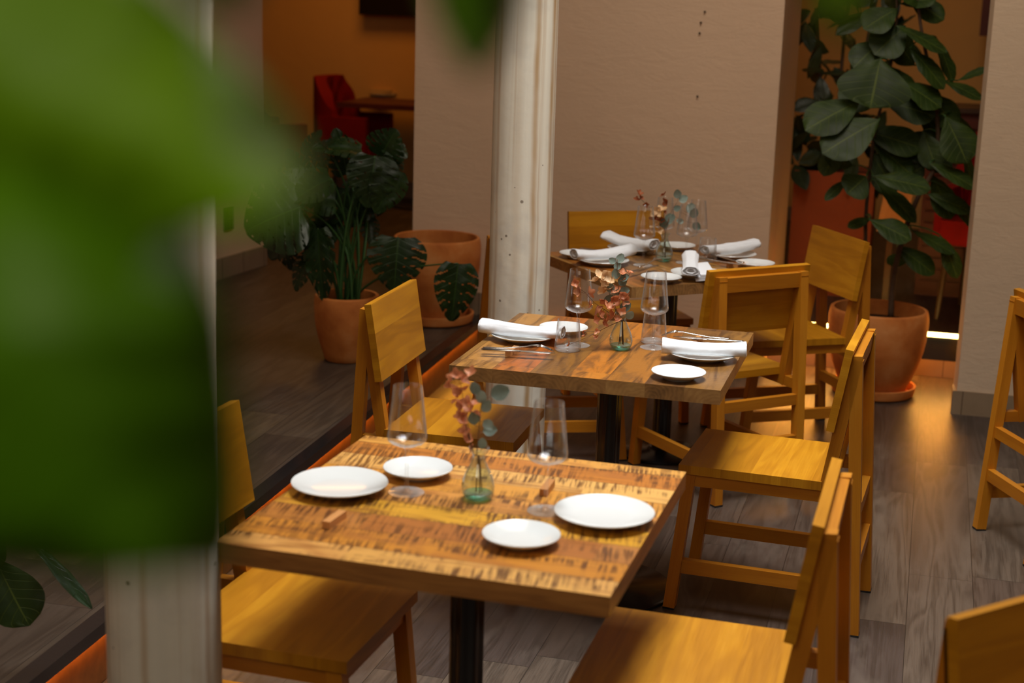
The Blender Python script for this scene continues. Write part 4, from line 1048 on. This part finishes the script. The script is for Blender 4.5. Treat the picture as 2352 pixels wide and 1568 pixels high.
# ------------------------------------------------------------------ back room furniture
def armchair(loc, rz, label):
    root = empty('tufted_armchair', loc, rz); tag(root, label, 'armchair', 'red tufted armchairs')
    # curved tufted back: local +y is the front
    bm = BM(); NUa, NVz = 40, 20; fr, bk = [], []
    for j in range(NVz + 1):
        z = .40 + .52 * j / NVz; rowf, rowb = [], []
        for i in range(NUa + 1):
            a = PI * (i / NUa)
            hz = z if not (a < .7 or a > PI - .7) else .40 + (.30 + .22 * (min(a, PI - a) / .7)) * j / NVz
            x = -.28 * math.cos(a); y = -.22 * math.sin(a) ** .8 + (.20 if (i == 0 or i == NUa) else 0) * 0
            tuft = .012 * (math.cos(i / NUa * 2 * PI * 5) * math.cos(j / NVz * 2 * PI * 2.5))
            rowb.append(bm.verts.new((x, y - .0, hz))); rowf.append(bm.verts.new((x * .78, y * .62 + .02 + tuft, hz)))
        fr.append(rowf); bk.append(rowb)
    for A_, sgn in ((fr, 1), (bk, -1)):
        for j in range(NVz):
            for i in range(NUa):
                q = (A_[j][i], A_[j][i + 1], A_[j + 1][i + 1], A_[j + 1][i]); bm.faces.new(q if sgn > 0 else q[::-1])
    for i in range(NUa):
        bm.faces.new((fr[NVz][i], fr[NVz][i + 1], bk[NVz][i + 1], bk[NVz][i])); bm.faces.new((fr[0][i + 1], fr[0][i], bk[0][i], bk[0][i + 1]))
    for e in (0, NUa):
        for j in range(NVz): bm.faces.new((fr[j][e], fr[j + 1][e], bk[j + 1][e], bk[j][e]))
    bmesh.ops.recalc_face_normals(bm, faces=bm.faces); obj('backrest', bm, M_RED, root, smooth=True)
    bm = BM(); beam(bm, (0, -.17, .44), (0, .28, .44), .50, .12, (1, 0, 0)); obj('seat', bm, M_RED, root, bevel=.03, smooth=True)
    for sx in (-1, 1):
        bm = BM(); beam(bm, (sx * .26, -.10, .53), (sx * .26, .26, .53), .06, .24, (1, 0, 0)); obj('armrest', bm, M_RED, root, bevel=.025, smooth=True)
        for sy in (-.16, .24):
            bm = BM(); tube(bm, [(sx * .21, sy, .40), (sx * .23, sy * 1.15, 0)], [.02, .012], 8); obj('leg', bm, M_DARKWOOD, root, smooth=True)
    return root
p = W(806, 300, 10.7); armchair((p.x - .09, 11.2, .18), math.radians(-105), 'red tufted armchair at the left of the back room table')
p = W(585, 300, 10.4); armchair((p.x, 10.4, .18), math.radians(-60), 'red armchair edge showing beside the left wall corner')
t = empty('back_room_table', (*fl(.42, -.42), .18), A15); tag(t, 'dark table in the orange room with folded napkins', 'table')
bm = BM(); slab(bm, [(-.62, -.30), (.7, -.30), (.7, .30), (-.62, .30)], .715, .75); obj('tabletop', bm, M_REDD, t, bevel=.004)
for sx in (-.1, .62):
    bm = BM(); tube(bm, [(sx, 0, .01), (sx, 0, .715)], .03, 16); obj('leg', bm, M_BLACK, t, smooth=True)
    bm = BM(); lathe(bm, [(0, 0), (.2, 0), (.2, .01), (0, .02)], 32, (sx, 0, 0)); obj('base', bm, M_BLACK, t, smooth=True)
tz2 = .18 + .7503
p = Z(880, 222, tz2)
o = pb[.098].copy() if .098 in pb else list(pb.values())[0].copy(); C.objects.link(o); o.location = (p.x, p.y, tz2); tag(o, 'plate on the dark table in the orange back room', 'plate')
for k, (dx, ln, lb) in enumerate(((0, .20, 'folded cloth on the back room plate, lower of the two'), (-.01, .16, 'folded cloth on the back room plate, upper of the two'))):
    bm = BM(); beam(bm, (-ln / 2, 0, 0), (ln / 2, 0, 0), .10, .016, (0, 1, 0)); o = obj('folded_napkin', bm, simple('tan_cloth', (.55, .36, .16), .9, .1), bevel=.005, smooth=True)
    o.location = (p.x + dx, p.y, tz2 + .030 + k * .0165); o.rotation_euler.z = .1 - .2 * k; tag(o, lb, 'napkin', 'folded cloths in the back room')
p = Z(934, 222, tz2); g = copy_tree(gl0); g.location = (p.x, p.y, tz2); g['label'] = 'lone wine glass on the dark table in the orange back room'; g['group'] = 'wine glasses on the tables'

# ------------------------------------------------------------------ things behind the fig tree
p = Z(1838, 760, .2)
bx = empty('box_planter', (1.715, 8.28, .2), A15); tag(bx, 'tall reddish square planter behind the chair and the fig tree', 'planter')
bm = BM()
for q in ([(-.20, -.2), (.22, -.2), (.22, -.17), (-.20, -.17)], [(-.20, .17), (.22, .17), (.22, .2), (-.20, .2)], [(-.20, -.17), (-.17, -.17), (-.17, .17), (-.20, .17)], [(.19, -.17), (.22, -.17), (.22, .17), (.19, .17)], [(-.17, -.17), (.19, -.17), (.19, .17), (-.17, .17)]):
    slab(bm, q, 0, .66 if q is not None and (q[0] != (-.17, -.17) or q[1][0] == -.17) else .6)
obj('box', bm, M_TERRA_D, bx, bevel=.004)
bm = BM(); slab(bm, [(-.168, -.168), (.188, -.168), (.188, .168), (-.168, .168)], .60, .63); obj('soil', bm, M_SOIL, bx)
for k in range(3):
    bm = BM(); tube(bm, curve((-.05 + .06 * k, 0, .6), (-.1 + .08 * k, 0, 1.0), (-.16 + .16 * k, .02 * k, 1.5 + .1 * k), 12), .009, 8); obj('trunk', bm, M_TRUNK, bx, smooth='all')
rg = random.Random(11)
for k in range(98):
    zc = rg.uniform(.62, 1.65); c = Vector((rg.uniform(-.24, .30), rg.uniform(-.2, .18), zc)); d = rv(rg); d.z -= .5; d.normalize()
    leaf('leaf', c, c + d * rg.uniform(.13, .21), rv(rg) + Vector((0, -.8, .5)), rg.uniform(.06, .10), M_DARKL, bx, 'oval', seed=k)
armchair((2.46, 7.66, .2), math.radians(150), 'red armchair glimpsed between the fig leaves at the right wall')
cb = empty('slatted_cabinet', (*rf(.42, 1.25), .2), A15); tag(cb, 'dark red slatted cabinet behind the fig tree', 'cabinet')
bm = BM(); slab(bm, [(-.48, -.2), (.75, -.2), (.75, .2), (-.48, .2)], 0, .98); obj('body', bm, M_REDD, cb, bevel=.004)
bm = BM(); slab(bm, [(-.50, -.23), (.77, -.23), (.77, .22), (-.50, .22)], .985, 1.01); obj('top', bm, M_DARKWOOD, cb, bevel=.003)
bm = BM()
for k in range(15): beam(bm, (-.46, -.207, .06 + k * .062), (.73, -.207, .06 + k * .062), .012, .045, (0, 1, 0))
obj('slats', bm, M_REDD, cb, bevel=.003)
p = W(2035, 480, 7.85)
bm = BM(); beam(bm, (0, 0, 0), (.03, 0, .26), .14, .02, (1, 0, 0)); o = empty('leaning_board', (p.x, 7.72, .2), -.2); tag(o, 'light brown board standing behind the fig trunk', 'board')
b2 = obj('board', bm, M_REST, o, bevel=.003); b2.location = (0, 0, .40)
bm = BM(); beam(bm, (0, 0, 0), (0, 0, .42), .03, .03); obj('stand', bm, M_DARKWOOD, o)
bm = BM(); beam(bm, (0, 0, 0), (0, 0, 1.5), .10, .05, (1, 0, 0)); p = W(2268, 83, 10.0)
o = obj('wooden_post', bm, M_REDD, bevel=.003); o.location = (p.x, 10.0, p.z); o.rotation_euler.z = A15; tag(o, 'dark red wooden post high in the right opening', 'post')
